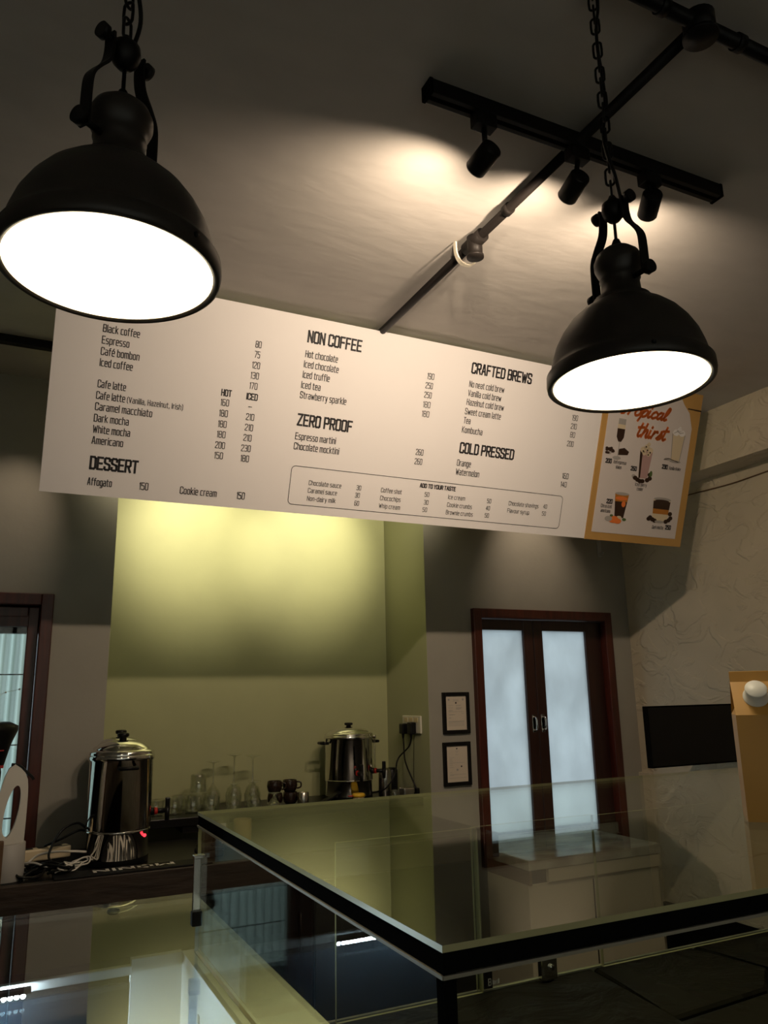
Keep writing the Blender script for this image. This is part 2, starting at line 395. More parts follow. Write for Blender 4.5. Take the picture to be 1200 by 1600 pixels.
# ---------------------------------------------------------------- stroke lettering
G = {
 'A': '0,0 1.6,10 2.4,10 4,0;.7,3.2 3.3,3.2', 'B': '0,0 0,10 3.2,10 4,9.2 4,5.9 3.3,5.2 0,5.2;3.3,5.2 4,4.5 4,.8 3.2,0 0,0',
 'C': '4,7.6 4,9.2 3.2,10 .8,10 0,9.2 0,.8 .8,0 3.2,0 4,.8 4,2.4', 'D': '0,0 0,10 2.9,10 4,8.9 4,1.1 2.9,0 0,0',
 'E': '3.8,10 0,10 0,0 3.8,0;0,5.1 3.3,5.1', 'F': '3.8,10 0,10 0,0;0,5.1 3.3,5.1', 'G': '4,7.6 4,9.2 3.2,10 .8,10 0,9.2 0,.8 .8,0 3.2,0 4,.8 4,4.6 2.3,4.6',
 'H': '0,0 0,10;4,0 4,10;0,5.1 4,5.1', 'I': '0,0 0,10', 'K': '0,0 0,10;4,10 .3,5;.9,5.6 4,0', 'L': '0,10 0,0 3.6,0', 'M': '0,0 0,10 2.5,4 5,10 5,0',
 'N': '0,0 0,10 4,0 4,10', 'O': '.8,0 3.2,0 4,.8 4,9.2 3.2,10 .8,10 0,9.2 0,.8 .8,0', 'P': '0,0 0,10 3.2,10 4,9.2 4,5.4 3.2,4.6 0,4.6',
 'R': '0,0 0,10 3.2,10 4,9.2 4,5.6 3.2,4.8 0,4.8;2,4.8 4,0', 'S': '4,7.8 4,9.2 3.2,10 .8,10 0,9.2 0,6.4 .6,5.6 3.4,4.5 4,3.8 4,.8 3.2,0 .8,0 0,.8 0,2.2',
 'T': '0,10 4,10;2,10 2,0', 'U': '0,10 0,.8 .8,0 3.2,0 4,.8 4,10', 'V': '0,10 2,0 4,10', 'W': '0,10 1.4,0 2.8,8 4.2,0 5.6,10', 'Y': '0,10 2,5 4,10;2,5 2,0', 'Z': '0,10 4,10 0,0 4,0',
 'a': '.3,7.2 2.6,7.2 3.3,6.5 3.3,0 .7,0 0,.7 0,3.4 .7,4.1 3.3,4.1', 'b': '0,10 0,0 2.6,0 3.3,.7 3.3,6.5 2.6,7.2 0,7.2', 'c': '3,7.2 .7,7.2 0,6.5 0,.7 .7,0 3,0',
 'd': '3.3,10 3.3,0 .7,0 0,.7 0,6.5 .7,7.2 3.3,7.2', 'e': '3,0 .7,0 0,.7 0,6.5 .7,7.2 2.6,7.2 3.3,6.5 3.3,3.7 0,3.7', 'f': '.8,0 .8,9.3 1.5,10 2.4,10;0,7.2 2.2,7.2',
 'g': '3.3,0 .7,0 0,.7 0,6.5 .7,7.2 3.3,7.2 3.3,-2 2.6,-2.7 .3,-2.7', 'h': '0,10 0,0;0,7.2 2.6,7.2 3.3,6.5 3.3,0', 'i': '0,0 0,7.2;0,9.2 0,10', 'k': '0,0 0,10;3,7.2 .3,3.6;.9,4.3 3.2,0',
 'l': '0,10 0,0', 'm': '0,0 0,7.2 4.6,7.2 5.2,6.5 5.2,0;2.6,7.2 2.6,0', 'n': '0,0 0,7.2 2.6,7.2 3.3,6.5 3.3,0', 'o': '.7,0 2.6,0 3.3,.7 3.3,6.5 2.6,7.2 .7,7.2 0,6.5 0,.7 .7,0',
 'p': '0,-2.7 0,7.2 2.6,7.2 3.3,6.5 3.3,.7 2.6,0 0,0', 'r': '0,0 0,7.2 2.2,7.2', 's': '3,7.2 .6,7.2 0,6.5 0,4.5 .5,3.9 2.6,3.3 3.1,2.7 3.1,.7 2.5,0 0,0',
 't': '.8,9.4 .8,.7 1.5,0 2.4,0;0,7.2 2.3,7.2', 'u': '0,7.2 0,.7 .7,0 3.3,0;3.3,7.2 3.3,0', 'v': '0,7.2 1.6,0 3.2,7.2', 'w': '0,7.2 1.1,0 2.4,6 3.7,0 4.8,7.2',
 'y': '0,7.2 1.6,0;3.2,7.2 1.2,-2.7 .2,-2.7', 'z': '0,7.2 3,7.2 0,0 3,0', 'é': '3,0 .7,0 0,.7 0,6.5 .7,7.2 2.6,7.2 3.3,6.5 3.3,3.7 0,3.7;1.4,8.4 2.5,10.2',
 '0': '.8,0 3.2,0 4,.8 4,9.2 3.2,10 .8,10 0,9.2 0,.8 .8,0', '1': '0,8.6 1,10 1,0', '2': '0,8 0,9.2 .8,10 3.2,10 4,9.2 4,6.4 0,1.2 0,0 4,0',
 '3': '0,9.2 .8,10 3.2,10 4,9.2 4,5.8 3.3,5.2 1.2,5.2;3.3,5.2 4,4.6 4,.8 3.2,0 .8,0 0,.8', '4': '3,0 3,10 0,3 4,3', '5': '4,10 0,10 0,5.8 3.2,5.8 4,5 4,.8 3.2,0 .8,0 0,.8',
 '6': '3.8,10 .8,10 0,9.2 0,.8 .8,0 3.2,0 4,.8 4,4.8 3.2,5.6 0,5.6', '7': '0,10 4,10 1.4,0', '8': '.8,5.2 0,6 0,9.2 .8,10 3.2,10 4,9.2 4,6 3.2,5.2 .8,5.2 0,4.4 0,.8 .8,0 3.2,0 4,.8 4,4.4 3.2,5.2',
 '9': '.2,0 3.2,0 4,.8 4,9.2 3.2,10 .8,10 0,9.2 0,5.2 .8,4.4 4,4.4', '(': '1.2,10.6 0,8 0,1 1.2,-1.6', ')': '0,10.6 1.2,8 1.2,1 0,-1.6', ',': '.5,1 0,-1.5', '-': '0,4 2.4,4', '–': '0,4 3.4,4',
}
def parse(g): return [[tuple(float(c) for c in p.split(',')) for p in s.split()] for s in G[g].split(';')]
def stroke(b, pts, th, fn, m, ext=True):
    for (x0, y0), (x1, y1) in zip(pts, pts[1:]):
        dx, dy = x1 - x0, y1 - y0; l = math.hypot(dx, dy)
        if l < 1e-9: continue
        dx, dy = dx / l * th / 2, dy / l * th / 2; e = 0.85 if ext else 0
        q = [(x0 - dx * e - dy, y0 - dy * e + dx), (x0 - dx * e + dy, y0 - dy * e - dx), (x1 + dx * e + dy, y1 + dy * e - dx), (x1 + dx * e - dy, y1 + dy * e + dx)]
        b.face([fn(*p) for p in q], m)
def write(b, s, u, v, wdt, h, th, fn, m, shear=0.0):
    """one line of stroke lettering: left end u, baseline v, width, cap height; fn(u, v) -> local point"""
    x = 0; S = []
    for ch in s:
        if ch == ' ': x += 2.6; continue
        P = parse(ch); mx = max(p[0] for q in P for p in q)
        for q in P: S.append([(x + a, c) for a, c in q])
        x += mx + 2.0
    tot = max(x - 2.0, 0.6); sx = (wdt - th) / tot; sy = (h - th) / 10
    for q in S: stroke(b, [(u + th / 2 + a * sx + shear * c * sy, v + th / 2 + c * sy) for a, c in q], th, fn, m)

# ---------------------------------------------------------------- menu board
TH = math.atan2(0.2376, 0.682); BL = 0.7222
menu = thing('menu_board', 'long white tilted menu board printed with coffee names and prices, hung under the ceiling', 'menu board', (0, 2.68, 2.166), (TH, 0, 0))
fb = lambda u, v: (u, -0.0008, v)
B().box(0.0625, 2.306, 0, .02, 0, BL, M['board']).build('panel', menu)
for x in (.45, 2.17):
    B().box(x - .02, x + .02, .02, .035, BL - .12, BL + .018, M['black']).build('hanging_bracket', menu)
def section(name, rows, m=M['ink']):
    b = B()
    for s, u, v, wd, h, th in rows: write(b, s, u, v, wd, h, th, fb, m)
    return b.build(name, menu, fix=False)
IT, SM = (.0262, .0029), (.0185, .0021)
def col(rows, sty): return [(s, u, v, wd, sty[0], sty[1]) for s, u, v, wd in rows]
for s, u, v, wd in (('DESSERT', .207, .087, .157), ('NON COFFEE', .908, .629, .218), ('ZERO PROOF', .905, .324, .222), ('CRAFTED BREWS', 1.612, .628, .298), ('COLD PRESSED', 1.605, .303, .268)):
    section('heading', [(s, u, v, wd, .046, .0072)])
r = .0372
section('item_list', col([('Black coffee', .208, .541, .117), ('Espresso', .208, .503, .087), ('Café bombon', .208, .466, .123), ('Iced coffee', .208, .429, .105)], IT))
section('item_list', col([('Cafe latte', .208, .359, .090), ('Cafe latte', .207, .321, .092),
    ('Caramel macchiato', .207, .284, .184), ('Dark mocha', .207, .246, .111), ('White mocha', .207, .209, .119), ('Americano', .207, .172, .100)], IT) + [('(Vanilla, Hazelnut, Irish)', .305, .322, .186, .020, .0022)])
section('price_list', col([('80', .719, .578, .022), ('75', .719, .542, .021), ('120', .715, .504, .029), ('130', .714, .467, .030), ('170', .714, .430, .029)], (.0245, .0026)))
section('price_list', col([('160', .618, .357, .030), ('180', .617, .319, .031), ('180', .617, .281, .031),
    ('180', .617, .244, .031), ('200', .615, .206, .035), ('150', .616, .169, .031)], (.0245, .0026)))
section('column_heading', [('HOT', .616, .391, .038, .025, .0040)])
section('column_heading', [('ICED', .707, .391, .042, .025, .0040)])
section('price_list', col([('–', .718, .357, .014), ('210', .714, .319, .030), ('210', .714, .281, .030), ('210', .713, .244, .030), ('230', .709, .206, .035), ('180', .711, .169, .031)], (.0245, .0026)))
for row in (('Affogato', .206, .034, .078), ('150', .373, .034, .030), ('Cookie cream', .510, .033, .130), ('150', .712, .033, .030)): section('dessert_line', col([row], IT))
section('item_list', col([('Hot chocolate', .907, .575, .129), ('Iced chocolate', .906, .538, .138), ('Iced truffle', .906, .500, .107), ('Iced tea', .905, .462, .076), ('Strawberry sparkle', .905, .425, .185)], IT))
section('item_list', col([('Espresso martini', .905, .273, .162), ('Chocolate mocktini', .904, .236, .181)], IT))
section('price_list', col([('190', 1.417, .575, .031), ('250', 1.414, .538, .033), ('250', 1.414, .501, .033), ('180', 1.414, .463, .033), ('180', 1.414, .426, .033)], (.0245, .0026)))
section('price_list', col([('260', 1.409, .273, .034), ('260', 1.409, .236, .034)], (.0245, .0026)))
section('item_list', col([('No neat cold brew', 1.611, .573, .170), ('Vanilla cold brew', 1.611, .536, .161), ('Hazelnut cold brew', 1.610, .500, .181), ('Sweet cream latte', 1.608, .462, .174), ('Tea', 1.607, .425, .033), ('Kombucha', 1.605, .387, .098)], IT))
section('item_list', col([('Orange', 1.602, .251, .067), ('Watermelon', 1.602, .214, .113)], IT))
section('price_list', col([('190', 2.146, .509, .031), ('210', 2.145, .472, .032), ('80', 2.148, .435, .026), ('200', 2.138, .395, .035)], (.0245, .0026)))
section('price_list', col([('160', 2.137, .253, .034), ('140', 2.135, .216, .032)], (.0245, .0026)))
section('extras_heading', [('ADD TO YOUR TASTE', 1.446, .146, .167, .0185, .0038)])
section('extras_list', col([('Chocolate sauce', .979, .110, .132), ('30', 1.174, .110, .020), ('Caramel sauce', .979, .081, .118), ('30', 1.172, .081, .020), ('Non-dairy milk', .979, .051, .116), ('60', 1.173, .050, .020),
    ('Coffee shot', 1.279, .111, .091), ('50', 1.473, .112, .021), ('Chocochips', 1.279, .080, .090), ('30', 1.474, .080, .021), ('Whip cream', 1.278, .049, .093), ('50', 1.472, .050, .021),
    ('Ice cream', 1.582, .112, .081), ('50', 1.770, .112, .021), ('Cookie crumbs', 1.582, .080, .119), ('40', 1.769, .082, .020), ('Brownie crumbs', 1.581, .049, .129), ('50', 1.768, .051, .021),
    ('Chocolate shavings', 1.879, .112, .155), ('40', 2.059, .114, .020), ('Flavour syrup', 1.877, .081, .113), ('50', 2.057, .083, .021)], SM))
b = B(); x0, x1, z0, z1, rr = .906, 2.157, .0325, .176, .016
P = []
for cx_, cz_, a0 in ((x1 - rr, z1 - rr, 0), (x0 + rr, z1 - rr, 90), (x0 + rr, z0 + rr, 180), (x1 - rr, z0 + rr, 270)):
    P += [(cx_ + rr * math.cos(R(a0 + 15 * i)), cz_ + rr * math.sin(R(a0 + 15 * i))) for i in range(7)]
stroke(b, P + [P[0]], .0022, fb, M['ink']); b.build('extras_outline', menu, fix=False)

# ---------------------------------------------------------------- drinks poster on its tan panel at the board's right end
post = thing('drinks_poster', 'tan framed poster of five drinks with orange title at right end of menu board', 'poster', (0, 2.68, 2.166), (TH, 0, 0))
B().box(2.307, 2.886, -.004, .02, -.002, BL + .004, M['tan']).build('backing', post)
B().box(2.337, 2.843, -.006, -.004, .034, BL - .02, M['paper']).build('paper', post)
b = B(); b.box(2.80, 2.886, -.0065, -.004, BL - .075, BL - .069, M['coffee']); b.build('frame_joint', post)
L0 = -.0068
b = B(); b.face([(2.843, -.0064, .56), (2.843, -.0064, BL - .02), (2.745, -.0064, BL - .02), (2.775, -.0064, .665), (2.815, -.0064, .63)], M['tan']); b.build('corner_print', post, fix=False)
fp = lambda d: (lambda u, v: (u, L0 - d, v))
def poly(b, pts, m, d=0.0): b.face([(u, L0 - d, v) for u, v in pts], m)
def ell(b, cu, cv, ru, rv, m, d=0.0, n=20): poly(b, [(cu + ru * math.cos(2 * PI * i / n), cv + rv * math.sin(2 * PI * i / n)) for i in range(n)], m, d)
SCRIPT = {  # brush script, x-height 5
 'T': [[(-1, 8), (0, 9.4), (3, 9.0), (6.5, 9.6)], [(3.2, 9), (2.6, 4.5), (2.0, .8), (.6, 0)]], 'r': [[(0, 0), (.5, 3), (.8, 5)], [(.5, 2.8), (1.4, 4.6), (2.4, 5), (2.7, 4.4)]],
 'o': [[(1.9, 5), (.6, 4.2), (.2, 1.8), (1, .1), (2.4, .8), (2.9, 3.2), (1.9, 5), (3.4, 4.4)]], 'p': [[(.8, 5), (.2, 0), (-.4, -3.6)], [(.5, 2.6), (1.6, 4.9), (2.8, 4.2), (2.6, 1.2), (1.3, 0), (.4, .8)]],
 'i': [[(.5, 5), (.3, 1.4), (.8, .1), (1.6, .8)], [(.8, 7.2), (.9, 7.7)]], 'c': [[(2.6, 4.3), (1.7, 5), (.5, 3.6), (.3, 1.2), (1.3, 0), (2.7, .9)]],
 'a': [[(2.6, 4.2), (1.5, 5), (.4, 3.2), (.4, .9), (1.3, .2), (2.5, 2.4), (2.8, 5)], [(2.8, 5), (2.6, 1.2), (3.2, .1), (3.9, .9)]], 'l': [[(0, .6), (1.6, 5), (2, 8.6), (1.2, 9.2), (.6, 6), (.6, 1.3), (1.2, 0), (2.1, .8)]],
 't': [[(1, 9), (.6, 4), (.5, 1.2), (1.2, 0), (2.2, .9)], [(-.6, 6), (1, 6.3), (2.6, 6.6)]], 'h': [[(0, 0), (.7, 5), (1, 9.2)], [(.3, 2), (1.5, 4.8), (2.5, 4.6), (2.4, 1.2), (3, 0), (3.8, .9)]],
 's': [[(0, .4), (1.4, 3.2), (1.8, 5.4), (2.4, 3), (2.2, .8), (1, 0), (.2, .7)]],
}
def script(b, s, u, v, sx, sy, th, adv):
    x = 0
    for i, ch in enumerate(s):
        for q in SCRIPT[ch]:
            pts = [(p.x, p.y) for p in catmull([(a, c, 0) for a, c in q], 5)]
            stroke(b, [(u + (x + a + .22 * c) * sx, v + c * sy + (x * .004 * 0)) for a, c in pts], th, fp(0.0004), M['orange'])
        x += adv[i]
b = B(); script(b, 'Tropical', 2.400, .578, .0109, .0060, .0115, [4.2, 3.2, 3.6, 3.4, 2.0, 3.1, 3.6, 2]); b.build('title_word', post, fix=False)
b = B(); script(b, 'thirst', 2.512, .487, .0100, .0066, .0120, [2.8, 3.7, 2.2, 3.2, 3.2, 2]); b.build('title_word', post, fix=False)
# flute of iced espresso with beans and chocolate
b = B(); cx_ = 2.421
poly(b, [(cx_ - .021, .553), (cx_ + .021, .553), (cx_ + .022, .49), (cx_ - .022, .49)], M['cream']); poly(b, [(cx_ - .021, .553), (cx_ + .021, .553), (cx_ + .021, .527), (cx_ - .021, .527)], M['greyink'], .0002)
poly(b, [(cx_ - .022, .508), (cx_ + .022, .508), (cx_ + .021, .47), (cx_ + .008, .449), (cx_ - .008, .449), (cx_ - .021, .47)], M['coffee'], .0003)
poly(b, [(cx_ - .002, .45), (cx_ + .002, .45), (cx_ + .002, .378), (cx_ - .002, .378)], M['greyink'], .0009); ell(b, cx_ - .004, .376, .024, .008, M['greyink'], .0009)
b.build('drink_print', post, fix=False)
b = B()
for i in range(16): ell(b, 2.352 + random.random() * .06, .392 + random.random() * .026, .009, .006, random.choice([M['coffee'], M['coffee'], M['greyink']]), .0003 + i * .00002, 10)
poly(b, [(2.42, .39), (2.478, .395), (2.484, .41), (2.455, .425), (2.424, .417)], M['coffee'], .0008); b.build('garnish_print', post, fix=False)
# berry shake
b = B(); cx_ = 2.587
poly(b, [(cx_ - .038, .425), (cx_ + .038, .425), (cx_ + .026, .30), (cx_ - .026, .30)], M['pinkink']); poly(b, [(cx_ - .038, .425), (cx_ - .022, .425), (cx_ - .016, .30), (cx_ - .026, .30)], M['coffee'], .0002)
for du, dv, rr_ in ((-.02, .43, .018), (.02, .43, .018), (0, .443, .017), (.008, .458, .011), (-.012, .415, .012), (.014, .412, .012)): ell(b, cx_ + du, dv, rr_, rr_ * .8, M['cream'], .0003)
for du, dv in ((-.02, .424), (.004, .43), (.022, .421), (-.006, .445), (.012, .41)): ell(b, cx_ + du, dv, .005, .004, M['coffee'], .0006, 8)
b.build('drink_print', post, fix=False)
b = B()
for du, dv in ((-.045, .298), (-.03, .291), (.0, .287), (.028, .294), (.042, .303), (.04, .32), (-.015, .286)): ell(b, 2.587 + du, dv, .014, .010, M['coffee'], .0007, 12)
ell(b, 2.587 - .056, .306, .012, .008, M['greyink'], .0006); ell(b, 2.632, .325, .009, .014, M['greenink'], .0008); b.build('garnish_print', post, fix=False)
# vanilla shake
b = B(); cx_ = 2.768
poly(b, [(cx_ - .042, .525), (cx_ + .042, .525), (cx_ + .028, .40), (cx_ - .028, .40)], M['cream']); poly(b, [(cx_ - .042, .525), (cx_ - .036, .525), (cx_ - .024, .40), (cx_ - .028, .40)], M['greyink'], .0002); poly(b, [(cx_ + .036, .525), (cx_ + .042, .525), (cx_ + .028, .40), (cx_ + .024, .40)], M['greyink'], .0002)
for du, dv, rr_ in ((-.018, .532, .02), (.018, .532, .02), (0, .545, .015), (.002, .556, .008)): ell(b, cx_ + du, dv, rr_, rr_ * .75, M['board'], .0003)
stroke(b, [(cx_ - .03, .528), (cx_ - .01, .538), (cx_ + .006, .53), (cx_ + .026, .536)], .003, fp(.0006), M['greyink'])
b.build('drink_print', post, fix=False)
b = B(); ell(b, cx_, .397, .036, .006, M['greyink'], .0005); ell(b, cx_ - .05, .404, .018, .006, M['greyink'], .0006); stroke(b, [(cx_ - .07, .40), (cx_ - .04, .408), (cx_ + .02, .396)], .003, fp(.0008), M['coffee']); b.build('garnish_print', post, fix=False)
# citrus americano
b = B(); cx_ = 2.481
poly(b, [(cx_ - .041, .218), (cx_ + .041, .218), (cx_ + .026, .108), (cx_ - .026, .108)], M['coffee']); poly(b, [(cx_ - .041, .218), (cx_ + .041, .218), (cx_ + .036, .182), (cx_ - .036, .182)], M['amber'], .0002)
ell(b, cx_, .218, .041, .007, M['greyink'], .0003); ell(b, cx_, .197, .036, .009, M['orange'], .0004); ell(b, cx_ + .016, .172, .012, .014, M['orange'], .0004); b.build('drink_print', post, fix=False)
b = B()
for du, dv, rx, mm in ((-.06, .10, .022, 'greyink'), (-.03, .098, .03, 'orange'), (-.005, .092, .022, 'orange'), (.0, .108, .016, 'cream'), (.032, .102, .012, 'greenink'), (-.045, .115, .01, 'greenink')): ell(b, cx_ + du, dv, rx, rx * .55, M[mm], .0006 + abs(du) * .004)
b.build('garnish_print', post, fix=False)
# dark tumbler drink
b = B(); cx_ = 2.727
poly(b, [(cx_ - .054, .214), (cx_ + .054, .214), (cx_ + .046, .112), (cx_ - .046, .112)], M['cream']); poly(b, [(cx_ - .052, .20), (cx_ + .052, .20), (cx_ + .048, .145), (cx_ - .048, .145)], M['amber'], .0002)
poly(b, [(cx_ - .053, .205), (cx_ + .053, .205), (cx_ + .05, .168), (cx_ - .05, .168)], M['coffee'], .0003); ell(b, cx_, .214, .054, .009, M['greyink'], .0004); ell(b, cx_, .206, .044, .007, M['coffee'], .0005); b.build('drink_print', post, fix=False)
b = B()
for du, dv in ((-.06, .125), (-.045, .117), (-.03, .112), (-.068, .118), (.06, .15), (.066, .13), (.056, .12), (.04, .112)): ell(b, cx_ + du, dv, .013, .010, M['coffee'], .0007)
ell(b, cx_, .109, .03, .006, M['greyink'], .0008); b.build('garnish_print', post, fix=False)
pf = fp(.0004)
for s, u, v in (('200', 2.357, .347), ('260', 2.508, .328), ('230', 2.693, .356), ('220', 2.396, .167), ('250', 2.770, .075)):
    b = B(); write(b, s, u, v, .036, .022, .0046, pf, M['ink']); b.build('price_print', post, fix=False)
for s, u, v, wd in (('Iced espresso', 2.404, .350, .074), ('shaken', 2.420, .328, .034), ('Iced berry', 2.548, .262, .070), ('cooler', 2.562, .242, .038), ('Vanilla shake', 2.737, .357, .074), ('Citrus iced', 2.368, .147, .062), ('americano', 2.370, .126, .056), ('Dark mocha', 2.688, .074, .070)):
    b = B(); write(b, s, u, v, wd, .016, .0018, pf, M['ink']); b.build('caption_print', post, fix=False)

# ---------------------------------------------------------------- ceiling pipes and tracks
def pipe_thing(name, label): return thing(name, label, 'pipe')
ZP = H - .022
t = thing('ceiling_conduit', 'black conduit pipe running along the ceiling from the round junction to behind the menu board', 'pipe', (1.203, 0, ZP))
B().cyl((0, .93, 0), (0, 3.40, 0), .0135, M['pipe']).build('pipe', t)
b = B(); b.cyl((0, 1.60, 0), (0, 1.622, 0), .0175, M['pipe']); b.build('coupling', t)
b = B(); b.cyl((0, 1.745, -.002), (0, 1.835, -.002), .022, M['pipe']); b.cyl((0, 1.79, .015), (0, 1.79, -.05), .0235, M['pipe']); b.lathe([(0, 0), (.0265, 0), (.0265, .008), (0, .008)], M['pipe'], 24, (0, 1.79, -.055)); b.build('junction_box', t)
b = B(); b.strap([(-.038, 1.842, .018), (-.036, 1.842, -.02), (-.022, 1.842, -.045), (0, 1.842, -.051), (.022, 1.842, -.045), (.036, 1.842, -.02), (.038, 1.842, .018)], (0, 1, 0), .014, .005, M['silver']); b.build('clamp', t)
t = thing('ceiling_conduit', 'thick black conduit pipe crossing the ceiling in the top right corner', 'pipe', (0, .915, ZP + .002))
B().cyl((.96, 0, 0), (2.6, 0, 0), .0155, M['black']).build('pipe', t)
b = B(); b.cyl((1.203, 0, .018), (1.203, 0, -.030), .033, M['black']); b.lathe([(0, 0), (.036, 0), (.036, .008), (0, .008)], M['black'], 28, (1.203, 0, -.036)); b.build('junction_box', t)
for x in (1.10, 1.32, 1.55): B().cyl((x - .01, 0, 0), (x + .01, 0, 0), .019, M['black']).build('coupling', t)

TR = thing('track_rail', 'black ceiling track rail crossing under the conduit, carrying three spotlights', 'track light rail', (0, 1.312, H - .02))
b = B(); b.box(.775, 1.70, -.019, .019, -.018, .02, M['black'], .002); b.box(.775, 1.70, -.006, .006, -.0185, -.010, M['blackmatte']); b.build('rail', TR)
for x in (.773, 1.70): B().box(x - .004, x + .006, -.021, .021, -.020, .02, M['blackmatte'], .002).build('end_cap', TR)
def spot_head(name, label, x, y, ztop, rear, dirv, watts, cone, blend, group, colr=WARM):
    """adapter on the rail, stem, cylinder head with a lens and its own lamp"""
    t = thing(name, label, 'spotlight', (x, y, ztop), group=group)
    rear = Vector(rear) - Vector((x, y, ztop)); d = Vector(dirv).normalized()
    b = B(); b.box(-.028, .028, -.016, .016, -.034, 0, M['black'], .002); b.build('adapter', t)
    b = B(); b.cyl((0, 0, -.03), rear + d * .02, .0065, M['black'], n=10); b.ball(rear + d * .02, .012, M['black']); b.build('stem', t)
    b = B(); q = rear - d * .006
    b.lathe([(0, 0), (.024, 0), (.0265, .004), (.0265, .068), (.024, .072), (.022, .068), (.022, .062)], M['black'], 28, q, d); b.build('housing', t)
    b = B(); b.lathe([(0, .060), (.0225, .060), (.0225, .063), (0, .063)], M['lens'], 24, q, d); b.build('lens', t)
    l = bpy.data.lights.new('lamp', 'SPOT'); l.energy = watts; l.color = colr; l.spot_size = R(cone); l.spot_blend = blend; l.shadow_soft_size = .014
    lo = bpy.data.objects.new('lamp', l); COL.objects.link(lo); lo.parent = t; lo.location = q + d * .074
    lo.rotation_euler = d.to_track_quat('-Z', 'Y').to_euler()
    return t
M['lens'] = emit('spot_lens', (1.0, 0.85, 0.6), 3.0)
HG = 'spotlights on the front track'
for lab, x, rear, d in (('leftmost black spotlight on the front ceiling track, aimed at the menu board', .925, (.942, 1.312, 2.752), (-.12, .95, -.26)),
                        ('middle black spotlight on the front ceiling track, beside the conduit', 1.205, (1.207, 1.312, 2.757), (.10, .97, -.28)),
                        ('rightmost black spotlight on the front ceiling track, above right pendant lamp', 1.447, (1.453, 1.312, 2.778), (.45, .82, -.32))):
    spot_head('track_spotlight', lab, x, 1.312, H - .038, rear, d, TRACK_W, 146, 1.0, HG)
TR2 = thing('track_rail', 'black ceiling track rail behind the menu board, its left end in view', 'track light rail', (0, 3.10, H - .016))
B().box(-1.3, 2.75, -.017, .017, -.016, .016, M['black'], .002).build('rail', TR2)
for lab, x, aim, e, cone_ in (('spotlight behind the left end of the menu board', .22, (-.10, 3.5, 2.15), .12, 52), ('spotlight behind the board washing the left of the green niche', .80, (.85, 3.97, 2.33), 1.0, 56),
                       ('spotlight behind the board washing the right of the green niche', 1.48, (1.46, 3.97, 2.32), 1.0, 54),
                       ('unseen fill spotlight added behind the board by the left niche corner', .52, (.62, 3.97, 2.5), .91, 100), ('unseen fill spotlight added behind the board by the right niche corner', 1.80, (1.72, 3.97, 2.5), .91, 100), ('spotlight behind the board above the right window', 2.55, (2.62, 3.5, 2.18), .19, 64)):  # both niche-corner heads are unseen, added to fill the niche with light
    r_ = Vector((x, 3.10, 2.775)); d = (Vector(aim) - r_)
    spot_head('track_spotlight', lab, x, 3.10, H - .032, r_ - d.normalized() * .03, d, WALL_W * (.32 if e == .91 else e), cone_, 1.0, 'spotlights on the rear track', WALLC if e > .9 else WARM)

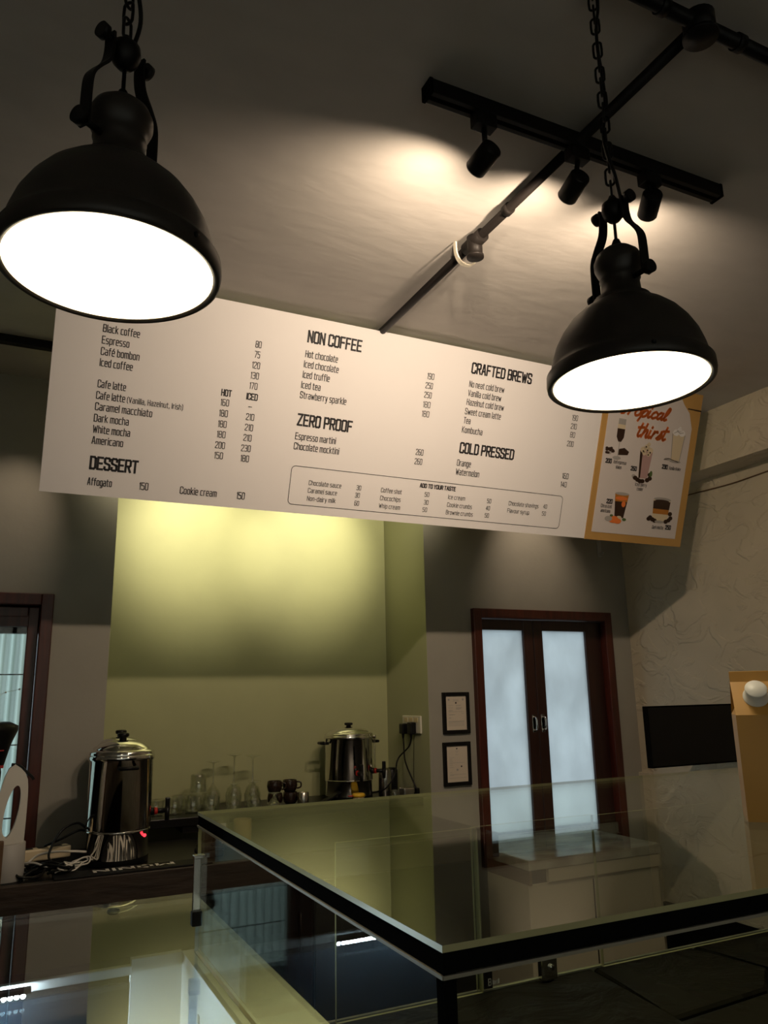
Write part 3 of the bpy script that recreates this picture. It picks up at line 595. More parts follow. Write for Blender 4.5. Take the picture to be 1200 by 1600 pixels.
# ---------------------------------------------------------------- pendant lamps
def pendant(label, x, y, zr, az, ztop, cordphase):
    k = .83
    t = thing('pendant_lamp', label, 'pendant lamp', (x, y, zr))
    P = [(.160, .004), (.168, 0), (.172, .003), (.1735, .012), (.1725, .030), (.166, .036), (.1625, .045), (.158, .065), (.149, .093), (.135, .120), (.117, .145), (.095, .166), (.074, .180), (.062, .187)]
    inn = [(.060, .182), (.092, .162), (.114, .141), (.132, .116), (.146, .090), (.155, .062), (.159, .040), (.160, .004)]
    b = B(); b.lathe([(r * k, z * k) for r, z in P], M['lampblack'], 72); b.lathe([(P[-1][0] * k, P[-1][1] * k)] + [(r * k, z * k) for r, z in inn], M['lampwhite'], 72)
    bmesh.ops.remove_doubles(b.bm, verts=b.bm.verts, dist=1e-6); sh = b.build('shade', t)
    for a in (az + 90, az + 210, az + 330):
        a = R(a); B().ball((.1735 * k * math.cos(a), .1735 * k * math.sin(a), .018 * k), .004, M['black'], 8).build('rim_screw', sh)
    b = B(); b.lathe([(0, .0045 * k), (.1595 * k, .0045 * k), (.1595 * k, .008 * k), (0, .008 * k)], M['diffuser'], 64); b.build('diffuser', t)
    b = B(); b.lathe([(r * k, z * k) for r, z in [(.064, .185), (.062, .196), (.050, .200), (.048, .208), (.043, .212), (.041, .240), (.044, .246), (.041, .252), (.047, .262), (.0525, .276), (.0525, .290), (.046, .305), (.032, .318), (.012, .324), (0, .324)]], M['lampblack'], 40); b.build('neck', t)
    b = B(); b.lathe([(r * k, z * k) for r, z in [(.012, .322), (.012, .332), (.007, .345), (.0035, .348), (.0035, .40), (0, .40)]], M['black'], 16); b.build('stem', t)
    b = B(); b.lathe([(r * k, z * k) for r, z in [(0, .388), (.012, .392), (.022, .404), (.026, .418), (.024, .434), (.012, .444), (.006, .456), (0, .458)]], M['black'], 24); b.build('hub', t)
    a = R(az); ux, uy = math.cos(a), math.sin(a); sd = (-uy, ux, 0)
    pt = lambda r, z: (ux * r * k, uy * r * k, z * k)
    for s in (1, -1):
        b = B(); b.strap([pt(s * .034, .434), pt(s * .034, .400), pt(s * .040, .372), pt(s * .058, .345), pt(s * .070, .322), pt(s * .073, .29), pt(s * .073, .225)], sd, .022 * k, .004, M['black'])
        arm = b.build('arm', t)
        b = B(); b.cyl(pt(s * .02, .425), pt(s * .046, .425), .006 * k, M['black']); b.cyl(pt(s * .045, .425), pt(s * .056, .425), .014 * k, M['black']); b.build('bolt', arm)
        b = B(); b.cyl(pt(s * .038, .235), pt(s * .079, .235), .006 * k, M['black']); b.cyl(pt(s * .078, .235), pt(s * .09, .235), .0145 * k, M['black']); b.build('bolt', arm)
    # chain of stadium links, every other one turned
    z = .452 * k; i = 0; b = B(); pitch = .0285
    while z < ztop - zr - .012:
        ring = []
        for q in range(16):
            th = 2 * PI * q / 16; lx = .0080 * math.cos(th); lz = .0080 * math.sin(th) + (.0105 if math.sin(th) > 1e-6 else -.0105 if math.sin(th) < -1e-6 else 0)
            ring.append((lx * .707, lx * .707, z + .016 + lz) if i % 2 == 0 else (lx * .707, -lx * .707, z + .016 + lz))
        b.tube(ring, .0024, M['black'], 7, smooth=False, closed=True); z += pitch; i += 1
    b.build('chain', t)
    n = 11; zz = [.445 * k + (ztop - zr - .445 * k - .01) * q / (n - 1) for q in range(n)]
    b = B(); b.tube([(.014 * math.sin(q * 1.15 + cordphase) + .004, .012 * math.cos(q * .9 + cordphase), v) for q, v in enumerate(zz)], .0032, M['black'], 8); b.build('cord', t)
    b = B(); b.lathe([(0, ztop - zr), (.014, ztop - zr), (.014, ztop - zr - .006), (.005, ztop - zr - .014), (0, ztop - zr - .014)], M['black'], 28); b.build('ceiling_rose', t)
    return t
pendant('black dome pendant lamp on a chain at left, lit, close to the camera', .0872, .991, 2.0495, 217, H, .4)
pendant('black dome pendant lamp on a chain at right, lit, below the track spotlights', .956, .9587, 2.022, -88, H, 2.2)

# ---------------------------------------------------------------- wall fittings
def certificate(label, x0, x1, z0, z1, kind):
    t = thing('framed_certificate', label, 'framed certificate', ((x0 + x1) / 2, YB, z0)); w_, h_ = (x1 - x0) / 2, z1 - z0
    b = B(); frame_ring(b, -w_, w_, 0, h_, .018, -.016, 0, M['black'], .002); b.build('frame', t)
    B().box(-w_ + .015, w_ - .015, -.008, -.002, .015, h_ - .015, M['certpaper']).build('paper', t)
    b = B(); fn = lambda u, v: (u, -.0086, v)
    W = w_ - .026
    if kind == 0:
        rows = [(.90, -.35, .35), (.87, -.3, .3), (.845, -.4, .4), (.73, -.85, -.3), (.73, .0, .6), (.71, .0, .5), (.655, -.85, -.35), (.655, 0, .7), (.64, 0, .55), (.625, 0, .6), (.6, 0, .4), (.58, -.85, -.4), (.56, -.85, -.4), (.535, -.85, .8), (.48, .6, .85), (.45, -.85, -.1), (.44, -.8, -.2), (.36, -.85, -.55), (.34, -.85, -.6), (.25, -.9, .9), (.235, -.9, .9), (.2, -.9, .85), (.16, -.9, .9), (.12, -.9, .9)]
    else:
        rows = [(.86, -.2, .2), (.82, -.1, .1), (.76, -.2, .2), (.68, -.85, -.3), (.64, -.85, -.5), (.6, -.85, -.55), (.57, -.85, -.45), (.53, -.85, .0), (.53, 0, .8), (.5, -.85, -.5), (.46, -.85, -.5), (.4, -.85, -.4), (.26, -.85, -.6), (.2, -.85, .9), (.18, -.85, -.4), (.1, -.9, .9)]
    for v, a, c in rows: stroke(b, [(W * a, .02 + (h_ - .04) * v), (W * c, .02 + (h_ - .04) * v)], .0013, fn, M['greyink'], False)
    dots = [(.0, .80, .005), (-.8, .90, .006), (.8, .90, .006)] if kind == 0 else [(0, .93, .004), (.45, .42, .0045), (0, .33, .006)]
    for u, v, rr_ in dots: b.face([fn(W * u + rr_ * math.cos(q * PI / 4), .02 + (h_ - .04) * v + rr_ * math.sin(q * PI / 4)) for q in range(8)], M['ink'] if rr_ < .0055 else M['greyink'])
    b.build('print', t, fix=False)
M['certpaper'] = mat('certificate_paper', (0.62, 0.54, 0.44), 0.6)
certificate('upper black framed certificate on the wall beside the green niche', 2.012, 2.168, 1.302, 1.505, 0)
certificate('lower black framed certificate, hung directly beneath the other one', 2.006, 2.164, 1.054, 1.262, 1)

sock = thing('wall_socket', 'white double wall socket on the side of the green niche, two black plugs in it', 'socket', (NX1, 3.676, 1.348))
b = B(); b.box(-.010, 0, -.10, .10, -.0435, .0435, M['white'], .003); b.build('plate', sock)
b = B()
for y in (-.055, 0, .055): b.box(-.0125, -.009, y - .02, y + .02, .012, .034, M['ivory'], .001)
b.build('rocker', sock)
for lab, y, rng in (('left black plug in the wall socket', .055, 0), ('right black plug in the wall socket', -.035, 1)):
    t = thing('power_plug', lab, 'plug', (NX1 - .010, 3.676 + y, 1.33))
    b = B(); b.box(-.034, 0, -.021, .021, -.030, .022 + .008 * rng, M['plastic'], .006); b.cyl((-.02, 0, -.028), (-.02, 0, -.050), .008, M['plastic'], .005); b.build('plug_body', t)
tag(B().tube([(1.908, 3.731, 1.283), (1.905, 3.72, 1.25), (1.88, 3.66, 1.17), (1.89, 3.60, 1.08), (1.90, 3.58, 1.035), (1.90, 3.60, 1.008)], .004, M['plastic']).build('black_cord'), 'black cord running from left plug down to the steel adapter on the shelf', 'cord')
tag(B().tube([(1.908, 3.641, 1.283), (1.90, 3.655, 1.24), (1.86, 3.70, 1.18), (1.82, 3.66, 1.11), (1.775, 3.665, 1.05), (1.745, 3.70, 1.03), (1.722, 3.74, 1.02)], .004, M['plastic']).build('black_cord'), 'black cord running from right plug across to the small coffee urn', 'cord')
tag(B().tube([(1.935, 3.66, 1.30), (1.934, 3.67, 1.15), (1.932, 3.672, 1.003)], .0012, M['plastic']).build('thin_wire'), 'thin dark wire hanging straight down below the wall socket', 'wire')

t = thing('wall_hook', 'small pale grey bracket on the back wall, just below the poster', 'bracket', (3.115, YB, 2.265))
b = B(); b.box(-.014, .014, -.008, 0, 0, .12, M['greyplastic'], .002); b.build('plate', t)
b = B(); b.tube([(0, -.006, .02), (0, -.03, .008), (0, -.034, .025)], .005, M['greyplastic']); b.build('prong', t)
tag(B().tube([(XR - .006, y, 2.527 + .006 * math.sin(y * 4.1) + .003 * math.sin(y * 11)) for y in [YF + .3 + (3.38 - YF - .3) * i / 24 for i in range(25)]], .0032, M['brown']).build('wall_cable'), 'thin dark cable along the plaster wall below the ceiling beam', 'cable')

scr = thing('display_screen', 'blank black flat screen on an arm, in front of the plaster wall', 'screen', (2.955, 2.76, 1.19))
b = B(); b.box(-.297, .297, 0, .028, -.035, .235, M['blackmatte'], .003); b.build('housing', scr)
B().box(-.290, .290, -.0015, .001, -.028, .228, M['screen'] if 'screen' in M else M['plastic']).build('screen_panel', scr)
b = B(); b.box(.05, .15, .028, .042, .04, .16, M['black']); b.tube([(.1, .04, .1), (.2, .10, .1), (XR - 2.955 - .01, .12, .1)], .013, M['black']); b.box(XR - 2.955 - .012, XR - 2.955, .07, .17, .04, .16, M['black']); b.build('wall_arm', scr)

# ---------------------------------------------------------------- back worktop and niche shelf
ZW = .93
t = thing('back_worktop', 'long black back worktop with a rough brown wooden front edge', 'worktop', (0, 2.92, 0))
B().box(-2.0, 1.925, .03, .579, ZW - .04, ZW, M['worktop'], .003).build('top', t)
B().box(-2.0, 1.93, 0, .03, ZW - .095, ZW, M['apron'], .003).build('front_edge', t)
t = thing('base_cabinet', 'dark base cabinet under the back worktop', 'cabinet', (0, 2.97, 0))
b = B(); b.box(-1.95, 1.90, .02, .52, 0, ZW - .042, M['void']); b.build('body', t)
for i in range(5):
    b = B(); b.box(-1.93 + i * .766, -1.93 + i * .766 + .755, 0, .02, .08, ZW - .11, M['void'], .003); d = b.build('door', t)
    b = B(); x = -1.93 + i * .766 + .70; b.tube([(x, 0, .60), (x, -.02, .60), (x, -.02, .72), (x, 0, .72)], .004, M['black'], smooth=False); b.build('handle', d)
ZS = 1.0
t = thing('niche_shelf', 'dark shelf along the green niche holding glasses, mugs and the small urn', 'shelf', (0, 3.58, ZS))
B().box(NX0 + .002, NX1 - .002, 0, YN - 3.58 - .001, -.035, 0, M['worktop'], .002).build('board', t)
for x in (.80, 1.62):
    B().box(x - .035, x + .035, .04, .36, -.069, -.035, M['apron'], .002).build('support', t)
# tall block of dark wood standing on the worktop under the shelf
tag(B().box(.80, .875, 3.40, 3.48, ZW, ZW + .034, M['apron'], .003).build('wooden_block'), 'dark wooden block on the back worktop below the niche shelf', 'block')

t = thing('kitchen_cabinet', 'low cream cabinet with a grey veined marble top below the right window', 'cabinet', (2.09, 2.94, 0))
b = B(); b.box(.0, .735, .012, .55, .06, .70, M['laminate'], .003); b.box(.03, .70, .04, .54, 0, .06, M['void']); b.build('body', t)
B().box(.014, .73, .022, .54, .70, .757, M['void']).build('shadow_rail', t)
B().box(.10, .735, .0, .02, .705, .757, M['laminate']).build('front_rail', t)
B().box(-.004, .745, -.004, .556, .757, .80, M['marble'], .004).build('marble_top', t)
B().box(.0, .012, .0, .55, .70, .757, M['brown']).build('underlay', t)
b = B(); b.box(.345, .349, .008, .0125, .07, .69, M['void']); b.build('door_gap', t)

# ---------------------------------------------------------------- steel coffee urns
def tap(b_parent, p, d, drop, name='tap', red=True):
    p = Vector(p); d = Vector(d).normalized(); up = Vector((0, 0, 1)); s = d.cross(up)
    b = B(); b.cyl(p - d * .004, p + d * .012, .014, M['plastic']); b.cyl(p, p + d * .068, .009, M['plastic']); b.cyl(p + d * .062 + up * .014, p + d * .062 - up * drop, .010, M['plastic'], .008)
    b.box(*sum([sorted((v - .008, v + .008)) for v in (p + d * .062 + up * .03)][:2], []), (p + d * .062).z + .012, (p + d * .062).z + .045, M['plastic'], .003)
    o = b.build(name, b_parent)
    if red:
        b = B(); b.cyl(p + d * .012, p + d * .024, .013, M['red']); b.build('collar', o)
    return o
def urn(label, x, y, z, r, h, tapdir, two=False, sides=(1, -1), tapped=True):
    t = thing('coffee_urn', label, 'coffee urn', (x, y, z))
    s = h / .375
    b = B(); b.lathe([(0, 0), (r * .94, 0), (r * .97, .006), (r * .97, .022 * s)], M['plastic'], 48); b.build('foot', t)
    b = B(); b.lathe([(r * .955, .02 * s), (r * .955, .108 * s), (r * .985, .110 * s), (r * 1.01, .114 * s), (r * .985, .118 * s)], M['chrome'], 56); b.build('base_shell', t)
    b = B(); b.lathe([(r * .985, .117 * s), (r, .122 * s), (r, .355 * s), (r * 1.03, .358 * s), (r * 1.045, .364 * s), (r * 1.045, .372 * s), (r * 1.02, .377 * s), (r * .99, .377 * s)], M['chrome'], 56); b.build('body', t)
    b = B(); b.lathe([(r * 1.02, .377 * s), (r * 1.02, .386 * s), (r * .97, .392 * s), (r * .88, .393 * s), (r * .86, .398 * s), (r * .70, .414 * s), (r * .42, .425 * s), (r * .2, .428 * s), (0, .428 * s)], M['chrome'], 56); lid = b.build('lid', t)
    b = B(); b.lathe([(0, .425 * s), (.014, .425 * s), (.012, .436 * s), (.021, .440 * s), (.022, .449 * s), (.018, .453 * s), (0, .454 * s)], M['plastic'], 24); b.build('lid_knob', lid)
    if tapped: tap(t, Vector(tapdir).normalized() * r + Vector((0, 0, .165 * s)), tapdir, .035)
    for sgn in sides:
        side = Vector((-tapdir[1], tapdir[0], 0)).normalized() * sgn if not two else Vector((sgn, 0, 0))
        b = B(); p = side * r + Vector((0, 0, .335 * s)); tq = side.cross(Vector((0, 0, 1)))
        b.tube([p - tq * .03, p - tq * .03 + side * .03, p + tq * .03 + side * .03, p + tq * .03], .007, M['plastic'], smooth=False); b.build('handle', t)
    return t
u1 = urn('large polished steel urn with red indicator at the front of the back worktop', .431, 3.138, ZW, .113, .372, (1, .05, 0), sides=(-1,))
b = B(); b.ball((.082, -.077, .095), .006, M['led_red']); b.build('indicator_lamp', u1)
u1b = urn('polished steel urn almost hidden behind the large front urn', .455, 3.378, ZW, .100, .374, (1, .1, 0), sides=(), tapped=False)
u2 = urn('smaller polished steel urn with sight glass on the niche shelf', 1.615, 3.765, ZS, .121, .302, (.75, -.66, 0), True)
tap(u2, (-.01, -.121, .13), (-.05, -1, 0), .035)
b = B(); p = Vector((.098, -.098, 0)); b.cyl(p + Vector((0, 0, .13)), p + Vector((0, 0, .29)), .006, M['cup'], n=12); b.cyl(p + Vector((0, 0, .288)), p + Vector((0, 0, .306)), .009, M['chrome'], n=12); b.build('sight_glass', u2)

# ---------------------------------------------------------------- glasses and mugs on the niche shelf
def tumbler(name, label, x, y, z, r0, r1, h, m, cat='glass', group=None):
    t = .0025
    b = B(); b.lathe([(0, 0), (r0, 0), (r0 + .001, .003), (r1, h - .001), (r1 - .001, h), (r1 - t, h - .001), (r0 - t, .009), (0, .009)], m, 28)
    o = b.build(name); o.location = (x, y, z); return tag(o, label, cat, group)
g1 = tumbler('drinking_glass', 'short clear tumbler at the left end of the tumbler row on the niche shelf', .66, 3.70, ZS, .034, .040, .068, M['cup'], group='clear tumblers on the niche shelf')
for x, y, lab in ((.742, 3.70, 'short clear tumbler, second from the left in the row on the shelf'), (.825, 3.70, 'short clear tumbler, third from the left in the row on the shelf'), (.908, 3.705, 'short clear tumbler at the right end of the front row, nearest the wine glasses'),
                  (.790, 3.80, 'short clear tumbler standing behind the front row, left one'), (.872, 3.81, 'short clear tumbler behind the front row, under another glass')):
    copy_tree(g1, (x, y, ZS), label=lab)
g2 = tumbler('drinking_glass', 'clear glass stacked on top of the tumbler row, left of the wine glasses', .872, 3.81, ZS + .0685, .040, .036, .085, M['cup'])
def goblet(label, x, y, r, h, bowl, inverted=True):
    b = B(); t = .002
    P = [(0, 0), (r * .9, 0), (r * .92, .002), (r * .3, .008), (.0045, .016), (.004, h - bowl - .012), (.008, h - bowl), (r * .75, h - bowl + .022), (r, h - bowl * .5), (r * .9, h - .001), (r * .9 - t, h), (r - t, h - bowl * .5), (r * .72, h - bowl + .025), (0, h - bowl + .006)]
    if inverted: P = [(a, h - c) for a, c in P][::-1]
    b.lathe(P, M['cup'], 28); o = b.build('wine_glass'); o.location = (x, y, ZS); return tag(o, label, 'wine glass', 'upturned wine glasses on the niche shelf')
goblet('tall upturned wine glass at the back, left of the two tallest', 1.045, 3.83, .040, .235, .105)
goblet('tall upturned wine glass at the back, right of the two tallest', 1.128, 3.80, .040, .228, .105)
goblet('upturned wine glass standing behind and left of the tallest pair', .955, 3.87, .038, .205, .095)
goblet('short upturned goblet in front of the tall wine glasses, left one', 1.005, 3.68, .034, .118, .070)
goblet('short upturned goblet in front of the tall wine glasses, right one', 1.098, 3.67, .034, .122, .072)
goblet('short upturned goblet just in front of the brown mugs', 1.185, 3.64, .033, .070, .048)
def mug(label, x, y, z):
    t = thing('brown_mug', label, 'mug', (x, y, z), group='dark brown mugs on the niche shelf')
    b = B(); b.lathe([(0, 0), (.024, 0), (.032, .01), (.037, .03), (.034, .050), (.032, .054), (.030, .053), (.034, .03), (.028, .012), (0, .008)], M['brownglaze'], 28); b.build('body', t)
    b = B(); b.tube([(0, -.034, .044), (0, -.052, .04), (0, -.052, .02), (0, -.034, .014)], .004, M['brownglaze'], 8); b.build('handle', t)
    return t
m1 = mug('dark brown mug, bottom left of the four stacked mugs', 1.225, 3.75, ZS)
for x, y, z, lab in ((1.305, 3.76, ZS, 'dark brown mug, bottom right of the four stacked mugs'), (1.222, 3.75, ZS + .0545, 'dark brown mug, top left of the four stacked mugs'), (1.302, 3.76, ZS + .0545, 'dark brown mug, top right of the four stacked mugs')):
    copy_tree(m1, (x, y, z), rotz=1.2, label=lab)
tumbler('steel_cup', 'small brushed steel cup right of the brown mugs', 1.345, 3.69, ZS, .026, .027, .055, M['steel'], 'cup')
t = thing('dispenser_cup', 'small cup with a yellow lid in front of the smaller urn', 'cup', (1.600, 3.615, ZS))
b = B(); b.lathe([(0, 0), (.024, 0), (.028, .024), (.026, .024), (.022, .003), (0, .003)], M['ivory'], 24); b.build('body', t)
b = B(); b.lathe([(0, .024), (.031, .024), (.032, .034), (.026, .040), (0, .041)], M['yellow'], 24); b.box(-.055, -.028, -.008, .008, .027, .032, M['red'], .002); b.build('lid', t)
t = thing('steel_flask', 'tall brushed steel flask standing right of the smaller urn', 'flask', (1.800, 3.735, ZS))
b = B(); b.lathe([(0, 0), (.030, 0), (.032, .004), (.032, .118), (.028, .130), (.018, .137), (0, .139)], M['steel'], 30); b.build('body', t)
t = thing('black_flask', 'black flask half hidden behind the steel flask', 'flask', (1.872, 3.80, ZS))
b = B(); b.lathe([(0, 0), (.028, 0), (.030, .004), (.030, .118), (.022, .130), (0, .132)], M['plastic'], 30); b.build('body', t)
t = thing('power_adapter', 'small steel and black adapter on the shelf under the wall socket', 'adapter', (1.865, 3.62, ZS))
b = B(); b.box(-.03, .03, -.03, .03, 0, .05, M['steel'], .006); b.build('body', t)
b = B(); b.box(.032, .060, -.025, .025, 0, .045, M['plastic'], .004); b.build('side_block', t)
tumbler('drinking_glass', 'small clear shot glass left of the steel adapter on the shelf', 1.80, 3.625, ZS, .020, .023, .040, M['cup'])
# black strap leaning from the urn foot
tag(B().strap([(1.43, 3.66, ZS + .005), (1.47, 3.66, ZS + .022), (1.52, 3.66, ZS + .048)], (0, 1, 0), .04, .008, M['plastic']).build('scoop'), 'black scoop lying against the foot of the smaller urn', 'scoop')

# ---------------------------------------------------------------- things on the back worktop
t = thing('bar_mat', 'black rubber bar mat with white lettering in front of the large urn', 'bar mat', (.47, 2.99, ZW))
b = B(); b.box(-.26, .26, -.062, .028, 0, .007, M['rubber'], .002)
b.build('mat', t)
b = B(); fn = lambda u, v: (-u, .0 - v, .0078)
write(b, 'MONIN', -.135, -.01, .27, .046, .011, fn, M['matink']); b.build('lettering', t, fix=False)
# handheld appliance with an oval grip in a round charging base, a dark grinder behind it
t = thing('handheld_appliance', 'white plastic appliance with an oval grip hole standing in a grey round base', 'appliance', (.064, 3.025, ZW))
b = B(); b.lathe([(0, 0), (.058, 0), (.060, .004), (.058, .115), (.054, .118), (.050, .112), (.050, .02), (0, .02)], M['greyplastic'], 36); b.build('base_cup', t)
b = B(); n = 28
outer = [(-.055, .02), (.046, .02), (.050, .10), (.052, .22), (.050, .30), (.040, .335), (.012, .362), (-.004, .362), (-.022, .33), (-.038, .25), (-.052, .14)]
oc = [(p.x, p.y) for p in catmull([(a, c, 0) for a, c in outer], 3, True)]
def resample(P, c, n):
    out = []
    for i in range(n):
        a = 2 * PI * i / n; d = (math.cos(a), math.sin(a)); best = 0
        for (x0, y0), (x1, y1) in zip(P, P[1:] + P[:1]):
            ex, ey = x1 - x0, y1 - y0; det = d[0] * -ey + d[1] * ex
            if abs(det) < 1e-12: continue
            rx, ry = x0 - c[0], y0 - c[1]; tt = (rx * -ey + ry * ex) / det; s_ = (d[0] * ry - d[1] * rx) / det
            if 0 <= s_ <= 1 and tt > best: best = tt
        out.append((c[0] + d[0] * best, c[1] + d[1] * best))
    return out
cc = (.006, .215); O = resample(oc, cc, 48); I = [(cc[0] + .021 * math.cos(2 * PI * i / 48) + .012 * math.sin(2 * PI * i / 48), cc[1] + .082 * math.sin(2 * PI * i / 48)) for i in range(48)]
k = b.mi(M['white'])
for y0, y1 in ((-.02, .02),):
    for i in range(48):
        j = (i + 1) % 48
        for q in (((O[i], y0), (O[j], y0), (I[j], y0), (I[i], y0)), ((O[i], y1), (I[i], y1), (I[j], y1), (O[j], y1)), ((O[i], y0), (O[i], y1), (O[j], y1), (O[j], y0)), ((I[i], y0), (I[j], y0), (I[j], y1), (I[i], y1))):
            b.face([(p[0], y, p[1]) for p, y in q], M['white'], False)
bmesh.ops.remove_doubles(b.bm, verts=b.bm.verts, dist=1e-6); b.build('grip_body', t)
b = B(); b.strap([(-.006, -.001, .364), (.02, -.001, .358), (.042, -.001, .338), (.060, -.001, .322), (.066, -.001, .312)], (0, 1, 0), .03, .009, M['plastic']); b.build('trigger', t)
t = thing('coffee_grinder', 'black machine with red trim behind the white appliance, left edge of worktop', 'grinder', (-.03, 3.25, ZW))
b = B(); b.box(-.07, .06, -.06, .10, 0, .34, M['plastic'], .01); b.build('body', t)
b = B(); b.lathe([(.065, .34), (.085, .42), (.105, .47), (.105, .485), (.075, .50), (0, .50)], M['plastic'], 36); b.build('hopper', t)
b = B(); b.box(-.05, .066, -.066, -.058, .342, .352, M['red'], .001); b.box(.0, .063, -.066, -.058, .40, .404, M['red'], .001); b.build('trim', t)
tag(B().box(-.05, .054, 2.926, 2.958, ZW + .0, ZW + .135, M['brown'], .004).build('brown_box'), 'brown box at the left edge in front of the white appliance', 'box')
t = thing('power_strip', 'ivory power strip among the tangled cables on the back worktop', 'power strip', (.195, 3.22, ZW + .003), (0, 0, .25))
b = B(); b.box(-.10, .085, -.024, .024, .018, .058, M['ivory'], .006); b.box(-.08, .07, -.02, .02, 0, .018, M['plastic']); b.build('body', t)
b = B()
for x in (-.06, -.01, .04): b.box(x - .016, x + .016, -.012, .012, .0575, .060, M['plastic'], .002)
b.build('outlet', t)
def cable(label, pts, r, m): return tag(B().tube(pts, r, m, 8).build('cable'), label, 'cable')
Zc = ZW + .006
cable('black cable arching from the large urn over the tangle', [(.33, 3.16, 1.045), (.29, 3.14, 1.075), (.235, 3.11, 1.055), (.20, 3.08, .99), (.215, 3.05, .96), (.25, 3.03, .938)], .0042, M['plastic'])
cable('lower black cable from the large urn to the power strip', [(.335, 3.18, 1.035), (.30, 3.17, 1.045), (.24, 3.17, 1.02), (.19, 3.19, .999)], .0042, M['plastic'])
cable('white cable from the urn foot to the power strip', [(.32, 3.08, .985), (.27, 3.06, .995), (.21, 3.10, .992), (.16, 3.14, .975), (.12, 3.12, .94)], .004, M['white'])
cable('white cable lying across the tangle near the grey base', [(.10, 3.06, .97), (.15, 3.03, .975), (.20, 3.02, .958), (.25, 3.04, .962), (.30, 3.06, .952)], .0036, M['greyplastic'])
for i in range(7):
    ox, oy = .14 + .025 * i, 3.0 + random.uniform(-.02, .07)
    P = [(ox + .05 * math.sin(q * 1.3 + i) * (1 - q * .03), oy + .035 * math.cos(q * 1.1 + i * 2), Zc + .006 * (i % 4) + .010 * (1 + math.sin(q * 2.1 + i))) for q in range(9)]
    if i < 5: cable(('black cable coil nearest the grey base in the tangle', 'black cable coil, second in the tangle from the grey base', 'black cable coil in the middle of the tangle', 'black cable coil, right of the middle of the tangle', 'black cable coil nearest the large urn')[i], P, .0042, M['plastic'])
    else: cable(('thin white cable coiled in the tangle beside the urn', 'thin white cable coiled in the front of the tangle')[i - 5], P, .0026, M['white'])
t = thing('folded_cloth', 'dark folded cloth on the back worktop beside the glass case', 'cloth', (.80, 3.10, ZW))
b = B(); b.box(-.085, .0, -.06, .06, 0, .02, M['cloth'], .006); b.box(-.08, .01, -.05, .05, .02, .034, M['cloth'], .006); b.build('folds', t)
b = B(); b.tube([(-.04, -.03, .036), (0, -.02, .046), (.03, -.03, .042)], .006, M['cloth']); b.build('cord_end', t)
t = thing('tumbler_of_drink', 'glass with an amber drink and white label seen through the end of the case', 'drink', (.845, 3.28, ZW))
b = B(); b.lathe([(0, 0), (.032, 0), (.035, .10), (.033, .10), (.030, .004), (0, .004)], M['cup'], 28); b.build('glass', t)
b = B(); b.lathe([(0, .005), (.0295, .005), (.0318, .06), (0, .06)], M['drink'], 24); b.build('drink', t)
b = B(); b.box(-.004, .004, -.0345, -.0335, .01, .06, M['white']); b.box(-.013, .013, -.0355, -.0345, .06, .084, M['white']); b.build('label', t)
tag(B().lathe([(0, 0), (.030, 0), (.036, .012), (.037, .085), (.034, .09), (.033, .085), (.032, .015), (0, .01)], M['tea'], 28, (.935, 3.28, ZW)).build('tea_cup'), 'pale amber cup right of the amber drink, seen through the case end', 'cup')

# ---------------------------------------------------------------- bar counter: slate top, lit case, glass guard
ZC = 1.05; ZT = 1.07; CX0, CX1 = -1.6, .440
t = thing('bar_counter', 'bar counter topped with dark slate slabs under the glass guard', 'counter', (0, 0, 0))
b = B(); b.box(CX1 + .017, 2.62, .26, 1.148, ZC - .035, ZC - .008, M['joint']); b.build('bed', t)
def slab(pts, name='slate_slab'):
    b = B(); b.prism(pts, lambda a, c, d: (a, c, d), ZC - .012, ZC, M['slate'])
    es = [e for e in b.bm.edges if all(v.co.z > ZC - .001 for v in e.verts)]
    q = bmesh.ops.bevel(b.bm, geom=es, offset=.004, segments=1, affect='EDGES')
    return b.build(name, t)
slab([(.458, .27), (.86, .27), (.875, .80), (.90, .97), (.925, 1.143), (.458, 1.143)])
slab([(.932, 1.143), (.908, .97), (.893, .93), (1.10, .945), (1.178, 1.005), (1.150, 1.143)])
slab([(.882, .27), (1.50, .27), (1.51, .93), (1.12, .932), (.888, .914), (.884, .80)])
slab([(1.158, 1.143), (1.186, 1.005), (1.13, .944), (1.515, .945), (1.80, .96), (1.82, 1.143)])
slab([(1.83, 1.143), (1.81, .955), (1.53, .94), (1.51, .27), (2.61, .27), (2.61, 1.143)])
b = B(); b.box(.50, 2.58, .36, .80, 0, ZC - .036, M['void']); b.build('body', t)
b = B(); b.box(CX1 + .002, 2.62, 1.143, 1.149, ZC - .01, ZC + .002, M['lightjoint']); b.build('rear_edging', t)

# lit display case left of the guard
t = thing('display_case', 'glass topped display case with cool strip lights inside, left of the slate counter', 'display case', (0, 0, 0))
Y0c, Y1c, ZB = .26, 1.917, .62
YR = 1.55
b = B(); b.box(.335, .365, Y0c, YR, ZB, ZT - .012, M['casewhite']); b.build('side_panel', t)
b = B(); b.box(.247, .335, YR - .006, YR + .01, ZB, ZT - .012, M['casewhite']); b.build('rear_panel', t)
b = B(); b.box(CX0, .365, Y0c, YR, ZB - .04, ZB, M['casedark']); b.box(CX0, CX0 + .04, Y0c, YR, ZB, ZT - .03, M['casedark']); b.box(CX0, .365, Y0c, Y0c + .03, ZB, ZT - .03, M['casedark']); b.build('lining', t)
b = B(); b.box(CX0 + .04, .245, YR, YR + .01, ZB, ZT - .05, M['casedark']); b.build('rear_door', t)
b = B(); b.box(CX0, CX1 - .002, YR + .01, Y1c, ZB - .04, ZT - .0115, M['void']); b.box(.366, CX1 - .002, Y0c, YR + .01, ZB - .04, ZT - .0115, M['void']); b.build('outer_frame', t)
